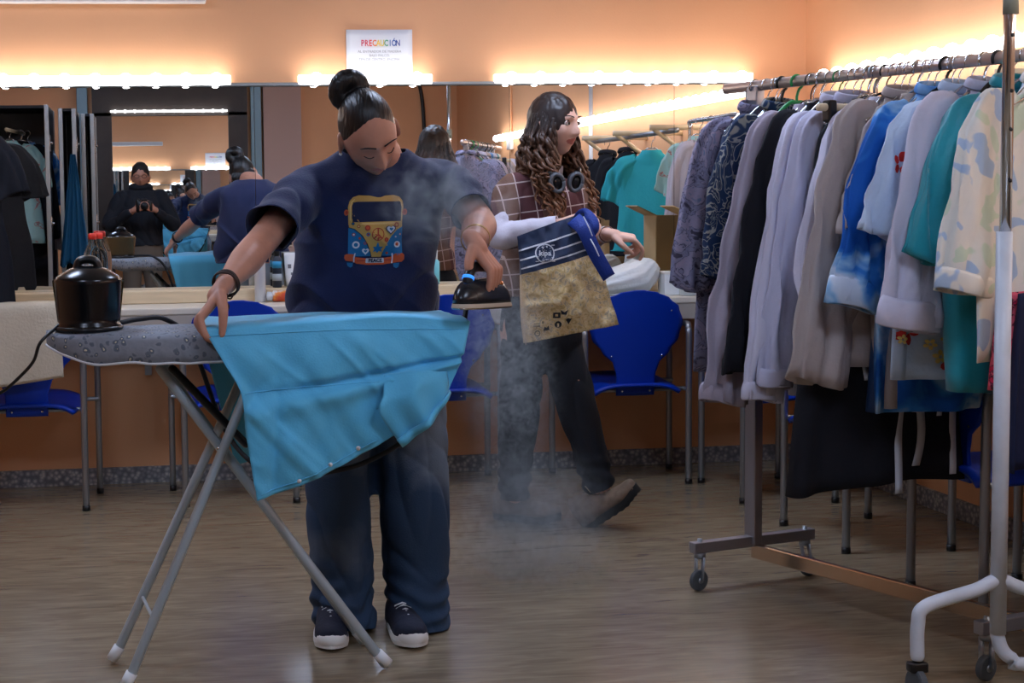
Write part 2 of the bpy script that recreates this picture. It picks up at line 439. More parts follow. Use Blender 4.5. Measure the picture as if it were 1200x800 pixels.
obj('lettering', b, mat('grey_ink', (120,122,128), .7), sg, smooth=False)
# ------------------------------------------------------------------ front wall (seen in the mirrors): framed mirror, pillar, cable
dark = mat('dark_frame_wood', (66,58,54), .5, noise_amt=.2)
fm = thing('framed_mirror', 'big mirror in a wide dark frame on the wall opposite, seen reflected', 'mirror', (.26, YF, 0))
b = BM(); box(b, (0, .03, 2.22), (1.46, .06, .3)); box(b, (-.64, .03, 1.1), (.18, .06, 2.0)); box(b, (.64, .03, 1.1), (.18, .06, 2.0)); obj('frame', b, dark, fm, smooth=False)
b = BM(); box(b, (0, .012, 1.1), (1.1, .01, 1.94)); obj('mirror_glass', b, mirr, fm, smooth=False)
for x, l in ((-.56, 'grey-blue upright post left of the dark framed mirror, seen reflected'), (1.07, 'grey-blue upright post right of the dark framed mirror, seen reflected')):
    b = BM(); box(b, (x, YF+.05, 1.25), (.1, .09, 2.5), bev=.005); tag(obj('metal_post', b, mat('bluegrey_metal',(120,145,155),.4,.3), smooth=False), l, 'post')
b = BM(); box(b, (1.32, YF+.05, ZC/2), (.36, .1, ZC)); struct('wall_pillar', b, mat('lavender_paint', (190,160,150), .6))
b = BM(); tube(b, catmull([(2.62, YF+.02, 2.5),(2.68, YF+.02, 2.25),(2.7, YF+.03, 1.95),(2.7, YF+.02, 1.7)]), .018); tag(obj('cable', b, blackp), 'black cable curving down the opposite wall, seen reflected', 'cable')
# conduit and box on right wall
cd = thing('wall_conduit', 'pale vertical conduit with switch box on the right wall, seen reflected', 'conduit', (XR, -5.55, 0))
b = BM(); tube(b, [(-.012,0,1.75),(-.012,0,2.75)], .01); obj('pipe', b, wallm, cd)
b = BM(); box(b, (-.02,0,1.7), (.04,.09,.12), bev=.006); obj('switch_box', b, whitep, cd)
# glowing ceiling panels out of view, added to fill the room with cool light
panel_m = mat('lamp_panel', (240,245,250), .4, emit=(205,222,255), estr=21)
for i, (x, y) in enumerate(((-.9,-5.3),(1.5,-5.0),(-.9,-1.9),(1.5,-1.7))):
    t = thing('ceiling_lamp', ['cool ceiling lamp over the photographer side, left', 'cool ceiling lamp over the photographer side, right', 'cool ceiling lamp before the left mirror','cool ceiling lamp above the ironing person'][i], 'ceiling lamp', (x, y, ZC), 0, 'ceiling lamps')
    b = BM(); box(b, (0,0,-.025), (.64,.64,.05), bev=.005); obj('housing', b, whitep, t, smooth=False)
    b = BM(); box(b, (0,0,-.052), (.58,.58,.008)); obj('diffuser', b, panel_m, t, smooth=False)
# ================================================================== chairs
def shell(bm, fn, nu, nv, t, nrm_sign=1):
    """closed curved plate: fn(u,v)->Vector, thickness t"""
    G = [[fn(i/nu*2-1, j/nv) for i in range(nu+1)] for j in range(nv+1)]
    def nr(i, j):
        a = G[j][min(i+1,nu)]-G[j][max(i-1,0)]; b_ = G[min(j+1,nv)][i]-G[max(j-1,0)][i]
        n = a.cross(b_); return n.normalized()*nrm_sign if n.length > 1e-9 else Vector((0,1,0))
    A = [[bm.verts.new(G[j][i]+nr(i,j)*t/2) for i in range(nu+1)] for j in range(nv+1)]
    B = [[bm.verts.new(G[j][i]-nr(i,j)*t/2) for i in range(nu+1)] for j in range(nv+1)]
    for j in range(nv):
        for i in range(nu):
            bm.faces.new((A[j][i],A[j][i+1],A[j+1][i+1],A[j+1][i])); bm.faces.new((B[j][i],B[j+1][i],B[j+1][i+1],B[j][i+1]))
    for i in range(nu):
        bm.faces.new((A[0][i],B[0][i],B[0][i+1],A[0][i+1])); bm.faces.new((A[nv][i],A[nv][i+1],B[nv][i+1],B[nv][i]))
    for j in range(nv):
        bm.faces.new((A[j][0],A[j+1][0],B[j+1][0],B[j][0])); bm.faces.new((A[j][nu],B[j][nu],B[j+1][nu],A[j+1][nu]))
def prof(tab, z):
    for (a, b_), (c, d) in zip(tab, tab[1:]):
        if a <= z <= c:
            f = (z-a)/(c-a); f = f*f*(3-2*f); return b_*(1-f)+d*f
    return tab[0][1] if z < tab[0][0] else tab[-1][1]
def make_chair(label):
    t = thing('dining_chair', label, 'chair', (0,0,0), 0, 'blue plastic chairs')
    tab = [(.385,.083),(.47,.084),(.52,.098),(.575,.148),(.63,.19),(.70,.207),(.76,.185),(.80,.14),(.825,.085),(.836,.02)]
    def fb(u, v):
        z = .385+(.836-.385)*(1-(1-v)**1.35); w = prof(tab, z); x = u*w
        return Vector((x, -.165-.12*(z-.45)+.9*x*x, z))
    b = BM(); shell(b, fb, 18, 36, .009); obj('backrest', b, bluep, t)
    def fs(u, v):
        y = -.19+.42*v; w = .205*(1-.25*max(0,abs(v-.5)*2-.55)**2*2); x = u*w
        z = .43+.03*v-.035*max(0,(v-.8)/.2)**2-.034*abs(u)**4-.01*math.sin(v*PI)*(1-u*u)
        return Vector((x, y, z))
    b = BM(); shell(b, fs, 16, 16, .014); obj('seat', b, bluep, t)
    for s in (-1, 1):
        b = BM()
        pts = [(s*.226,-.185,0),(s*.226,-.185,.3),(s*.228,-.183,.62),(s*.23,-.168,.665),(s*.236,-.13,.685),(s*.255,.08,.672),(s*.268,.145,.655),(s*.27,.172,.61),(s*.271,.18,.4),(s*.271,.18,0)]
        P = catmull(pts, 5); P[0].z = 0; P[-1].z = 0
        tube(b, P, .0135, seg=12, cap='flat'); obj('side_frame', b, steel, t)
        b = BM(); tube(b, [(s*.226,-.185,-.001),(s*.226,-.185,.022)], .016, seg=12, cap='flat'); obj('foot_cap', b, blackp, t)
        b = BM(); tube(b, [(s*.271,.18,-.001),(s*.271,.18,.022)], .016, seg=12, cap='flat'); obj('foot_cap', b, blackp, t)
    b = BM(); tube(b, [(-.226,-.13,.405),(.226,-.13,.405)], .009, seg=8); tube(b, [(-.27,.15,.41),(.27,.15,.41)], .009, seg=8)
    for s in (-1,1): tube(b, [(s*.226,-.185,.405),(s*.226,-.13,.405)], .009, seg=8); tube(b, [(s*.12,-.13,.405),(s*.12,.15,.41)], .008, seg=8); tube(b, [(s*.271,.18,.41),(s*.27,.15,.41)], .009, seg=8)
    obj('seat_support', b, steel, t)
    for x, z in ((-.06,.405),(.06,.405),(-.11,.555),(.11,.555)):
        b = BM(); ell(b, (x, -.175-.12*(z-.45)+.9*x*x, z), (.005,.003,.005), seg=8); obj('bolt', b, chrome, t)
    for x, z in ((-.15,.745),(.15,.745)): b = BM(); ell(b, (x, -.172-.12*(z-.45)+.9*x*x, z), (.004,.003,.004), seg=8); obj('bolt', b, chrome, t)
    return t
ch = make_chair('blue chair at the left edge with a beige cloth over its back'); ch.location = (-.486, -.395, 0)
dup(ch, (.366, -.395, 0), 0, 'blue chair behind the ironing board, between board and counter')
dup(ch, (1.235, -.315, 0), .05, 'blue chair half hidden between the two women, behind the iron')
dup(ch, (2.06, -.315, 0), 0, 'blue chair seen whole, right of the person carrying the bag')
dup(ch, (2.53, -.72, 0), -PI/2, 'blue chair at the side counter, deepest in the corner behind the rack')
dup(ch, (2.53, -1.57, 0), -PI/2+.05, 'blue chair at the side counter, middle one behind the hanging clothes')
dup(ch, (2.515, -2.5, 0), -PI/2-.06, 'blue chair at the side counter, nearest the white rack pole')
# beige cloth over the left chair
cl = mat('beige_cloth', (196,182,160), .9, noise_amt=.12, nscale=6, bump=.3, bscale=90)
b = BM()
nx, nyy = 26, 34; G = []
for j in range(nyy+1):
    row = []
    for i in range(nx+1):
        u = i/nx*2-1; v = j/nyy; s = (v-.36)*1.02      # drape length over the chair back
        x = -.475+.128*u+.015*u*v
        if s < 0: y = -.395-.228+.055+.5*(u*.13)**2; z = .845+s*.8; y += .02*math.sin(u*5)
        else: y = -.395-.232-.01+.5*(u*.13)**2-.012*s; z = .845-s*.48+.02*u*s*1.5
        k = min(1, abs(s)*14); y += (-1 if s >= 0 else 1)*(.012*k)-.01*ns((x,y,z),(9,9,5))*(1 if s>0 else -1)
        z += .006*(1-k)
        row.append(b.verts.new((x, y, z)))
    G.append(row)
for j in range(nyy):
    for i in range(nx): b.faces.new((G[j][i],G[j][i+1],G[j+1][i+1],G[j+1][i]))
o = obj('cloth', b, cl); solid(o, .006); tag(o, 'beige cloth draped over the back of the left blue chair', 'cloth')
# ================================================================== ironing board
cover_m = ramp_mat('printed_board_cover', [(.0,(215,205,175)),(.13,(205,198,172)),(.16,(92,100,112)),(.33,(105,112,124)),(.40,(138,143,152)),(1,(128,133,142))], scale=50, kind='voronoi', distort=.02, rough=.85, bump=.25)
legm = mat('pale_enamel_leg', (168,180,186), .4, .2)
ib = thing('ironing_board', 'ironing board with grey printed cover on pale crossed legs', 'ironing board', (.25,-2.7,0))
ZB = .9; bx0 = W(55,410,-2.7).x; bx1 = .77
def bd_outline(x):
    t = (x-bx0)/(bx1-bx0); return .185*min(1, math.sqrt(max(0,1-(1-min(1,t/.34))**2.0))*1.0+.0) if t < .34 else .185
b = BM(); rows = []
N_ = 60
for i in range(N_+1):
    t = i/N_; t = t*t if t < .3 else t; t = (i/N_)**1.25
    x = bx0+(bx1-bx0)*t; hw = max(.012, bd_outline(x)); 
    zk = .42+.58*math.sin(min(1,(x-bx0)/.13)*PI/2)
    ring = []
    for (fy, fz) in ((-.93,-.072),(-1.0,-.068),(-1.03,-.045),(-1.02,-.015),(-.97,-.002),(-.6,.003),(0,.004),(.6,.003),(.97,-.002),(1.02,-.015),(1.03,-.045),(1.0,-.068),(.93,-.072)):
        wob = .004*ns((x*3,fy,fz),(9,3,3))
        ring.append(b.verts.new((x-.25+ (0), fy*hw+wob, ZB+(fz*zk if fz < -.01 else fz)+(.006*ns((x,0,0),(13,1,1),3) if fz<-.03 else 0))))
    rows.append(ring)
for a, c_ in zip(rows, rows[1:]):
    for k in range(12): b.faces.new((a[k],c_[k],c_[k+1],a[k+1]))
    b.faces.new((a[12],c_[12],c_[0],a[0]))
b.faces.new(rows[0]); b.faces.new(rows[-1][::-1])
obj('cover', b, cover_m, ib)
b = BM(); 
pts = []
for i in range(N_+1):
    t = (i/N_)**1.25; x = bx0+(bx1-bx0)*t; hw = max(.012, bd_outline(x)); zk = .42+.58*math.sin(min(1,(x-bx0)/.13)*PI/2); pts.append((x-.25, -hw*1.0, ZB-.071*zk+.006*ns((x,0,0),(13,1,1),3)))
tube(b, pts, .0035, seg=6, up=(0,0,1)); obj('cover_hem', b, mat('white_tape',(215,218,222),.7), ib)
def leg2(name, pn, pf, tn, tf):
    b = BM()
    for a, c_ in ((pn, tn), (pf, tf)):
        a = Vector(a)-Vector((.25,-2.7,0)); c_ = Vector(c_)-Vector((.25,-2.7,0)); d = (c_-a).normalized()
        tube(b, [a+d*.02, c_], .0125, seg=12)
    a = Vector(pn).lerp(Vector(tn), .22)-Vector((.25,-2.7,0)); c_ = Vector(pf).lerp(Vector(tf), .22)-Vector((.25,-2.7,0)); tube(b, [a, c_], .005, seg=8)
    lg = obj(name, b, legm, ib)
    b = BM()
    for a, c_ in ((pn, tn), (pf, tf)):
        a = Vector(a)-Vector((.25,-2.7,0)); c_ = Vector(c_)-Vector((.25,-2.7,0)); d = (c_-a).normalized()
        b = BM(); tube(b, [a+Vector((0,0,.012)), a+d*.05+Vector((0,0,.002))], .0155, seg=12, cap='flat'); obj('rubber_foot', b, whitep, lg)
fA, fAf = FL(455,783), FL(429,756); fB, fBf = FL(146,806), FL(131,778)
tA = W(188,432,-2.80); tAf = tA+Vector((.0,.19,0)); tB = W(300,428,-2.80); tBf = tB+Vector((0,.19,0))
fA.y -= 0; leg2('leg', fA, fAf, tA, tAf); leg2('leg', fB+Vector((0,-.03,0)), fBf, tB+Vector((0,-.03,0)), tBf)
b = BM(); q = [W(202,432,-2.72), W(288,520,-2.72)]; d = [Vector(x)-Vector((.25,-2.7,0)) for x in q]
tube(b, d, .011, seg=8); obj('support_bar', b, blackp, ib)
b = BM(); pv = W(256,524,-2.826)-Vector((.25,-2.7,0)); ell(b, pv+Vector((0,-.014,0)), (.006,.005,.006), seg=10); obj('pivot_bolt', b, chrome, ib)
# ------------------------------------------------------------------ steam station
sx = W(104.5,390,-2.72).x
st = thing('steam_generator', 'black round steam iron base on the narrow end of the ironing board', 'steam iron base', (sx, -2.72, ZB+.005))
b = BM(); lathe(b, [(.078,.0),(.082,.003),(.083,.014),(.078,.018),(.079,.03),(.086,.12),(.087,.128),(.08,.138),(.05,.156),(.03,.163),(.01,.166)], seg=40); obj('body', b, mat('gloss_black',(12,13,16),.22), st)
b = BM(); lathe(b, [(.081,.02),(.092,.118),(.0925,.127),(.089,.13),(.088,.122),(.080,.024)], c=(0,0,0), seg=40)
for v in [v for v in b.verts if v.co.y < .012]: b.verts.remove(v)
obj('water_tank', b, mat('amber_tank', (190,165,120), .08, trans=.85, ior=1.3), st)
b = BM(); tube(b, catmull([(-.028,0,.156),(-.02,0,.176),(0,0,.181),(.02,0,.176),(.03,0,.156)],4), .011, seg=10, r2=.02, up=(0,0,1)); obj('knob', b, blackp, st)
b = BM(); lathe(b, [(.084,-.001),(.088,.002),(.088,.008),(.08,.012)], seg=36); obj('base', b, blackp, st)
# hose and cord
b = BM(); pts = catmull([(sx+.08,-2.66,ZB+.016),(sx+.13,-2.6,ZB+.02),(sx+.2,-2.53,ZB+.012),(sx+.27,-2.49,ZB-.06),(W(262,500,-2.5)),(W(300,545,-2.6)),(W(345,556,-2.68)),(W(400,550,-2.72)),(W(440,536,-2.74)),(W(478,512,-2.78)),(W(508,475,-2.82)),(W(528,430,-2.85)),(W(542,385,-2.84)),(W(548,352,-2.8)),(W(553,343,-2.835))], 8)
tube(b, pts, .0068, seg=10); tag(obj('steam_hose', b, mat('black_hose',(16,17,22),.6)), 'black steam hose looping from the iron base under the blue shirt to the iron', 'hose')
b = BM(); pts = catmull([(sx-.075,-2.74,ZB+.02),(sx-.12,-2.78,ZB-.02),W(38,425,-2.75),W(12,452,-2.72),W(-30,490,-2.7),W(-90,620,-2.6),Vector((-.9,-2.4,.3)),Vector((-1.3,-1.5,.0065)),Vector((-2.2,-.6,.0065))], 8)
for p in pts: p.z = max(p.z, .0065)
tube(b, pts, .0045, seg=8); tag(obj('power_cord', b, blackp), 'thin black power cord drooping from the iron base past the left chair', 'cord')
# ------------------------------------------------------------------ things on the counter and ledge
ZL = .8555; ZT = .801
clear = mat('clear_plastic', (240,246,250), .04, trans=1, ior=1.07)
def bottle_thing(name, label, cat, x, y, z, prof_, m, capprof=None, capm=None, group=None, capname='cap', sx_=1, sy_=1, ry=None):
    t = thing(name, label, cat, (x,y,z), 0, group)
    b = BM(); lathe(b, prof_, sx=sx_, sy=sy_, seg=24); obj('body', b, m, t)
    if capprof: b = BM(); lathe(b, capprof, seg=20); obj(capname, b, capm, t)
    return t
pb = [(.036,0),(.042,.005),(.042,.07),(.038,.08),(.042,.09),(.042,.19),(.037,.225),(.016,.272),(.0135,.29)]
xbt = W(109,300,-.3).x
bottle_thing('water_bottle', 'clear water bottle with red cap, left and nearer of the pair', 'bottle', xbt, -.32, ZT, pb, clear, [(.0165,.284),(.0165,.306),(.012,.31)], redp, 'clear bottles with red caps')
bottle_thing('water_bottle', 'clear water bottle with red cap, right and farther of the pair', 'bottle', W(114,300,-.2).x+.01, -.21, ZT, pb, clear, [(.0165,.284),(.0165,.306),(.012,.31)], redp, 'clear bottles with red caps')
bottle_thing('spray_can', 'tall silver hairspray can on the counter, left of the dark bottle', 'spray can', W(305,340,-.19).x, -.19, ZT, [(.022,0),(.024,.003),(.024,.18),(.02,.19),(.02,.192)], mat('silver_can',(205,208,215),.3,.5), [(.0215,.19),(.0215,.232),(.018,.237)], mat('pearl_cap',(222,224,230),.4))
t = bottle_thing('spray_bottle', 'dark bottle with blue band on the counter, beside the silver can', 'bottle', W(325,340,-.07).x, -.07, ZL, [(.019,0),(.021,.003),(.021,.125),(.012,.138),(.011,.142)], mat('navy_bottle',(30,42,58),.35), [(.013,.138),(.014,.165),(.009,.17)], blackp)
b = BM(); lathe(b, [(.0214,.085),(.0214,.115)], seg=24); obj('band', b, mat('cyan_band',(30,140,190),.4), t)
b = BM(); lathe(b, [(.0214,.03),(.0214,.06)], seg=24); obj('paper_label', b, mat('pale_label',(170,185,195),.5), t)
t = thing('cream_tube', 'white cream tube standing on its cap, right of the dark bottle', 'tube', (W(341,340,-.07).x, -.07, ZL))
b = BM(); tube(b, [(0,0,.0),(0,0,.02),(0,0,.03),(0,0,.08),(0,0,.145),(0,0,.152)], [.019,.019,.022,.026,.03,.03], r2=[.019,.019,.02,.014,.004,.002], seg=20, cap='flat', up=(1,0,0)); obj('body', b, whitep, t)
b = BM(); box(b, (-.006,-.0125,.092), (.014,.003,.018)); box(b, (.004,-.0155,.055), (.01,.003,.02)); obj('printed_mark', b, mat('grey_print',(110,115,125),.6), t, smooth=False)
t = thing('spray_can', 'orange and white spray can lying on the counter under the cream tube', 'spray can', (W(330,350,-.2).x, -.2, ZT+.024))
b = BM(); lathe(b, [(.018,0),(.024,.005),(.024,.1),(.018,.108)], rot=Matrix.Rotation(PI/2,4,'Y'), c=(-.04,0,0), seg=24); obj('body', b, ramp_mat('orange_label',[(.42,(225,222,220)),(.5,(225,140,60)),(.62,(200,80,50))],scale=14,bump=0,rough=.4), t)
b = BM(); lathe(b, [(.018,0),(.02,.004),(.02,.022),(.012,.026)], rot=Matrix.Rotation(-PI/2,4,'Y'), c=(-.04,0,0), seg=20); obj('cap', b, mat('clear_cap',(200,205,210),.2), t)
bottle_thing('lotion_bottle', 'slim turquoise bottle on the ledge beside the ironing arm', 'bottle', W(511,350,-.07).x, -.07, ZL, [(.015,0),(.017,.003),(.017,.1),(.008,.11)], mat('aqua_bottle',(120,200,215),.35), [(.009,.108),(.009,.15),(.006,.153)], whitep)
# right end: plastic bag bundle, white box, jug, tray, cardboard boxes
bagm = mat('white_film', (235,240,242), .35, trans=.15, bump=.6, bscale=22, sheen=.2)
x0, x1 = W(700,320,-.3).x, W(772,320,-.3).x; b = BM()
def wrink(q, d, t_, th): return d.normalized()*(.010*ns(q,(22,22,40))+.006*math.sin(th*11+t_*9)) if d.length>1e-6 else Vector((0,0,0))
tube(b, [(x0+.0,-.27,.84),(x0+.05,-.27,.855),((x0+x1)/2,-.27,.87),(x1-.07,-.27,.885),(x1-.045,-.27,.905)], [.025,.05,.066,.075,.055], seg=40, r2=[.05,.07,.08,.075,.06], disp=wrink, up=(0,0,1))
for v in b.verts: v.co.z = max(v.co.z, ZT)
tag(obj('plastic_bag', b, bagm), 'puffy white plastic bag bundle on the counter behind the carried shopping bag', 'plastic bag')
xq = W(786,320,-.3).x
wb = thing('white_carton', 'small white box on the counter between plastic bag and jug', 'box', (xq, -.3, ZT))
b = BM(); box(b, (0,0,.045), (.085,.09,.09), bev=.002); obj('body', b, whitep, wb, smooth=False)
b = BM(); box(b, (0,0,.096), (.089,.094,.012), bev=.002); obj('lid', b, mat('offwhite_card',(232,228,220),.7), wb, smooth=False)
b = BM(); box(b, (W(742,348,-.36).x, -.39, ZT+.006), (.2,.12,.011), bev=.003); tag(obj('flat_folder', b, mat('grey_folder',(150,155,158),.5), smooth=False), 'flat grey folder lying under the white plastic bag', 'folder')
milk = mat('milky_plastic', (222,230,235), .35, trans=.25)
bottle_thing('water_jug', 'white plastic jug with blue cap beside the patterned jacket', 'jug', W(810,300,-.385).x, -.385, ZT, [(.045,0),(.05,.005),(.05,.12),(.046,.15),(.028,.185),(.016,.2),(.016,.205)], milk, [(.019,.203),(.019,.222),(.015,.225)], mat('blue_cap',(30,90,190),.4))
def carton(label, x, y, z, w, d, h, fl=(1,1), rz=0):
    t = thing('cardboard_box', label, 'box', (x,y,z), rz, 'open cardboard boxes')
    b = BM()
    for c_, s in (((0,0,.003),(w,d,.006)),((-w/2,0,h/2),(.006,d,h)),((w/2,0,h/2),(.006,d,h)),((0,-d/2,h/2),(w,.006,h)),((0,d/2,h/2),(w,.006,h))): box(b, c_, s)
    obj('body', b, cardboard, t, smooth=False)
    for sx_, ang in ((-1, .45), (1, .45)):
        b = BM(); box(b, (sx_*d*.3,0,0), (d*.6,d,.004), rot=None)
        bmesh.ops.rotate(b, cent=(0,0,0), matrix=Matrix.Rotation(-sx_*ang,4,'Y'), verts=b.verts[:]); bmesh.ops.translate(b, vec=(sx_*w/2,0,h+.002), verts=b.verts[:])
        obj('flap', b, cardboard, t, smooth=False)
    return t
carton('open cardboard box at the corner of the counters, peeking out beside the patterned jacket', 2.47, -.25, ZT, .2,.17,.34)
carton('open cardboard box on the side counter, seen reflected with both flaps raised', 2.74, -1.9, ZT, .24,.3,.3)
# ================================================================== clothes rack
RF = Vector((1.892,-2.12,0)); RN = Vector((2.276,-3.075,0)); RD = (RN-RF).normalized(); RC = Vector((.961,.277,0)).normalized()
zr = W(880,101,-2.12).z
rk = thing('clothes_rack', 'long chrome clothes rack on castors packed with costumes', 'clothes rack', RF)
L0 = lambda p: Vector(p)-RF
zb = .125
dark_steel = mat('dark_steel', (160,160,168), .33, .85)
for P in (RF, RN):
    b = BM(); box(b, (0,0,0), (.032,.05,zr-zb), rot=Matrix.Rotation(math.atan2(RC.y,RC.x),4,'Z'), bev=.004); bmesh.ops.translate(b, vec=L0(P)+Vector((0,0,(zr+zb)/2)), verts=b.verts[:])
    up = obj('upright', b, dark_steel, rk, smooth=False)
    for z in (.3,.5,.62,.9): b = BM(); ell(b, L0(P)+Vector((0,0,z))-RD*.0265*(1 if P is RN else -1)*-1, (.005,.005,.005), seg=8); obj('bolt', b, blackp, up)
    b = BM(); box(b, (0,0,0), (.47,.032,.034), rot=Matrix.Rotation(math.atan2(RC.y,RC.x),4,'Z'), bev=.003); bmesh.ops.translate(b, vec=L0(P)+Vector((0,0,zb+.01)), verts=b.verts[:])
    obj('base_bar', b, dark_steel, rk, smooth=False)
    for s in (-1, 1):
        q = L0(P)+RC*s*.205
        b = BM(); box(b, q+Vector((0,0,zb+.012)), (.03,.034,.038), rot=None) if False else None
        tube(b, [q+Vector((0,0,zb-.024)), q+Vector((0,0,zb-.008)), q+Vector((0,0,zb-.007)), q+Vector((0,0,zb+.036))], [.018,.018,.008,.008], seg=14, cap='flat')
        o1 = q+Vector((.016*s*.5,-.012,0))
        for k in (-1,1): tube(b, [q+RD*k*.016+Vector((0,0,zb-.02)), o1+RD*k*.014+Vector((0,0,.035))], .004, seg=8, r2=.012, cap='flat')
        cs = obj('castor_fork', b, steel, rk)
        b = BM(); P_ = [o1+RD*k+Vector((0,0,.0335)) for k in (-.0095,-.0085,-.006,.006,.0085,.0095)]; tube(b, P_, [.012,.029,.0325,.0325,.029,.012], seg=28, cap='flat'); wh = obj('wheel', b, rubber, cs, smooth=False)
        b = BM(); tube(b, [o1-RD*.0115+Vector((0,0,.0335)), o1+RD*.0115+Vector((0,0,.0335))], .0095, seg=16, cap='flat'); obj('hub', b, steel, cs)
b = BM(); box(b, (0,0,0), (.02,(RN-RF).length,.045), rot=Matrix.Rotation(math.atan2(RD.y,RD.x)-PI/2,4,'Z'), bev=.003); bmesh.ops.translate(b, vec=L0((RF+RN)/2)+Vector((0,0,zb-.022)), verts=b.verts[:])
obj('bottom_rail', b, mat('warm_chrome', (200,180,160), .2, 1), rk, smooth=False)
b = BM(); tube(b, [L0(RF-RD*.13)+Vector((0,0,zr)), L0(RN+RD*.35)+Vector((0,0,zr+.012))], .0165, seg=20, cap='flat', r2=.014, up=(0,0,1)); obj('top_rail', b, mat('rail_chrome',(228,210,202),.32,.9), rk)
# ------------------------------------------------------------------ garments
def at_rail(t): return RF+RD*t+Vector((0,0,zr+.012*max(0,t)/1.3))
def garment(name, label, cat, t, m, W_=.225, L=.78, th=.035, slv=.55, cuff=None, seed=1, tilt=0, flare=.03, collar=None, sl_m=None, drop=.085, sw=.075, bend=.10, hem=.012, sag=0, group=None, shoulder=.11):
    """a shirt hanging from a hanger; local x runs across the shoulders, y through the cloth"""
    base = at_rail(t)
    ang = math.atan2(RC.y, RC.x)+tilt
    th_ = thing(name, label, cat, base, ang, group)
    def fd(q, k, a):
        z = -q.z; A = .003+.020*min(1, max(0, z-.12)/.6)
        return Vector((.35*A*ns((q.x*0+a*1.0, 0, z),(1.5,1,3),seed), A*(.9*math.sin(a*3+seed*1.7+z*2.2)+1.1*ns((q.x,0,z*.5),(16,1,2.4),seed*3.1)), .004*ns((q.x,q.y,0),(9,9,1),seed)*k))
    secs = [(0,0,-drop+.012,.052,.03),(0,0,-drop-.006,.062,.032),(0,0,-drop-.024,.085,.03),(0,0,-drop-.05,W_*.62,.028),(0,0,-drop-.08,W_*.82,.026),(0,0,-drop-.125,W_*.9,th*.8),(0,0,-.3,W_*.95,th*.85),(0,0,-.45,W_*1.0,th),(0,0,-.6,W_*1.06+flare*.5,th*1.05),(0,0,-L,W_*1.08+flare,th*1.1)]
    b = BM(); hloft(b, resec(secs, 5), seg=64, cap=False, disp=fd, power=1.75)
    body = obj('body', b, m, th_); solid(body, .0022)
    for s in (-1, 1):
        if slv <= 0: continue
        x0 = s*(W_*.80)
        P = [Vector((x0*.55,0,-drop-.035)), Vector((x0*.95,-.002,-drop-.08)), Vector((x0*1.08+s*bend*.22,-.008,-drop-.09-slv*.26)), Vector((x0*1.1+s*bend*.62,-.012,-drop-.085-slv*.62)), Vector((x0*1.1+s*bend,-.016,-drop-.075-slv))]
        P = catmull(P, 6); n = len(P)
        def sd(q, d, k, a): 
            A = .004+.010*k
            return Vector((.6*A*ns((q.x,0,q.z),(14,10,5),seed+s), A*2.4*ns(q,(34,8,6),seed*2+s)+.005*k*math.sin(q.x*95+seed), .010*k*math.sin(a*2+seed)))+(d.normalized()*(.0065*math.sin(a*6+seed*2+k*2.5)+.003*math.sin(a*11+seed+k*5)++.0025*ns(q,(30,30,12),seed))*min(1,.25+k) if d.length > 1e-6 else Vector((0,0,0)))
        r1 = interp([sw*.42, sw*.74, sw*.98, sw*1.0, sw*.98], n); r2_ = interp([.02,.027,.025,.022,.022], n)
        b = BM(); tube(b, P, r1, seg=44, r2=r2_, cap='open', up=(1,0,0), disp=sd)
        sl = obj('sleeve', b, sl_m or m, th_); solid(sl, .002)
        if cuff:
            b = BM(); e = P[-1]; a_ = P[-3]; d = (e-a_).normalized()
            h = .07 if cuff == 'roll' else .045
            tube(b, [e-d*h, e-d*(h-.01), e-d*h*.5, e+d*.004, e+d*.008], [sw*1.0,sw*1.07,sw*1.09,sw*1.08,sw*1.0], seg=26, r2=[.024,.032,.033,.032,.025] if cuff == 'roll' else [.023,.026,.026,.026,.023], cap='open', up=(1,0,0), disp=lambda q,d_,k,a: Vector((.006*ns(q,(30,30,30),seed),.006*ns(q,(25,25,25),seed+4),.004*math.sin(a*2+seed))))
            co = obj('cuff', b, sl_m or m, sl); solid(co, .0025)
    if collar:
        b = BM(); pts = []
        for k in range(25):
            a = -PI*.5+2*PI*k/24; pts.append((.06*math.cos(a), .032*math.sin(a)-.004, -drop+.022-.02*math.cos((a-PI/2))*-.6))
        tube(b, pts, .014, seg=8, r2=.004, up=(0,0,1)); obj('collar', b, collar if not isinstance(collar, bool) else m, th_)
    # its hanger
    return th_
def hanger(label, t, style='wire', tilt=0, bar=True, m=None, W_=.2, drop=.085):
    base = at_rail(t); ang = math.atan2(RC.y, RC.x)+tilt
    h = thing('coat_hanger', label, 'hanger', base, ang, 'hangers on the clothes rack')
    m = m or chrome; r = .0022 if style == 'wire' else .0042
    b = BM(); pts = [(.022*math.cos(a)*.95, 0, .021*math.sin(a)-.003) for a in [math.radians(x) for x in range(205,-80,-15)]]
    pts += [(.004,0,-.032),(0,0,-.045),(0,0,-.06)]
    tube(b, pts, r, seg=8, up=(0,1,0)); obj('hook', b, m, h)
    if bar:
        b = BM(); tube(b, catmull([(-W_*.85,0,-drop-.058),(-W_*.5,0,-drop-.03),(-.03,0,-drop+.018),(0,0,-drop+.022),(.03,0,-drop+.018),(W_*.5,0,-drop-.03),(W_*.85,0,-drop-.058)],4), r*1.5, seg=8, up=(0,1,0)); obj('shoulder_bar', b, m, h)
    return h
mauve = ramp_mat('grey_mauve_print', [(.36,(70,68,88)),(.42,(140,140,166)),(.5,(128,128,158)),(.52,(62,62,80)),(.54,(150,146,172)),(.64,(162,152,178)),(.7,(108,126,158))], scale=11, distort=2.5, detail=5)
bluefl = ramp_mat('blue_leaf_print', [(.40,(28,48,80)),(.47,(38,60,92)),(.49,(140,142,140)),(.53,(150,150,142)),(.545,(34,52,82)),(.62,(30,46,76)),(.64,(135,140,138)),(.67,(30,50,80))], scale=9, distort=3.0, detail=1)
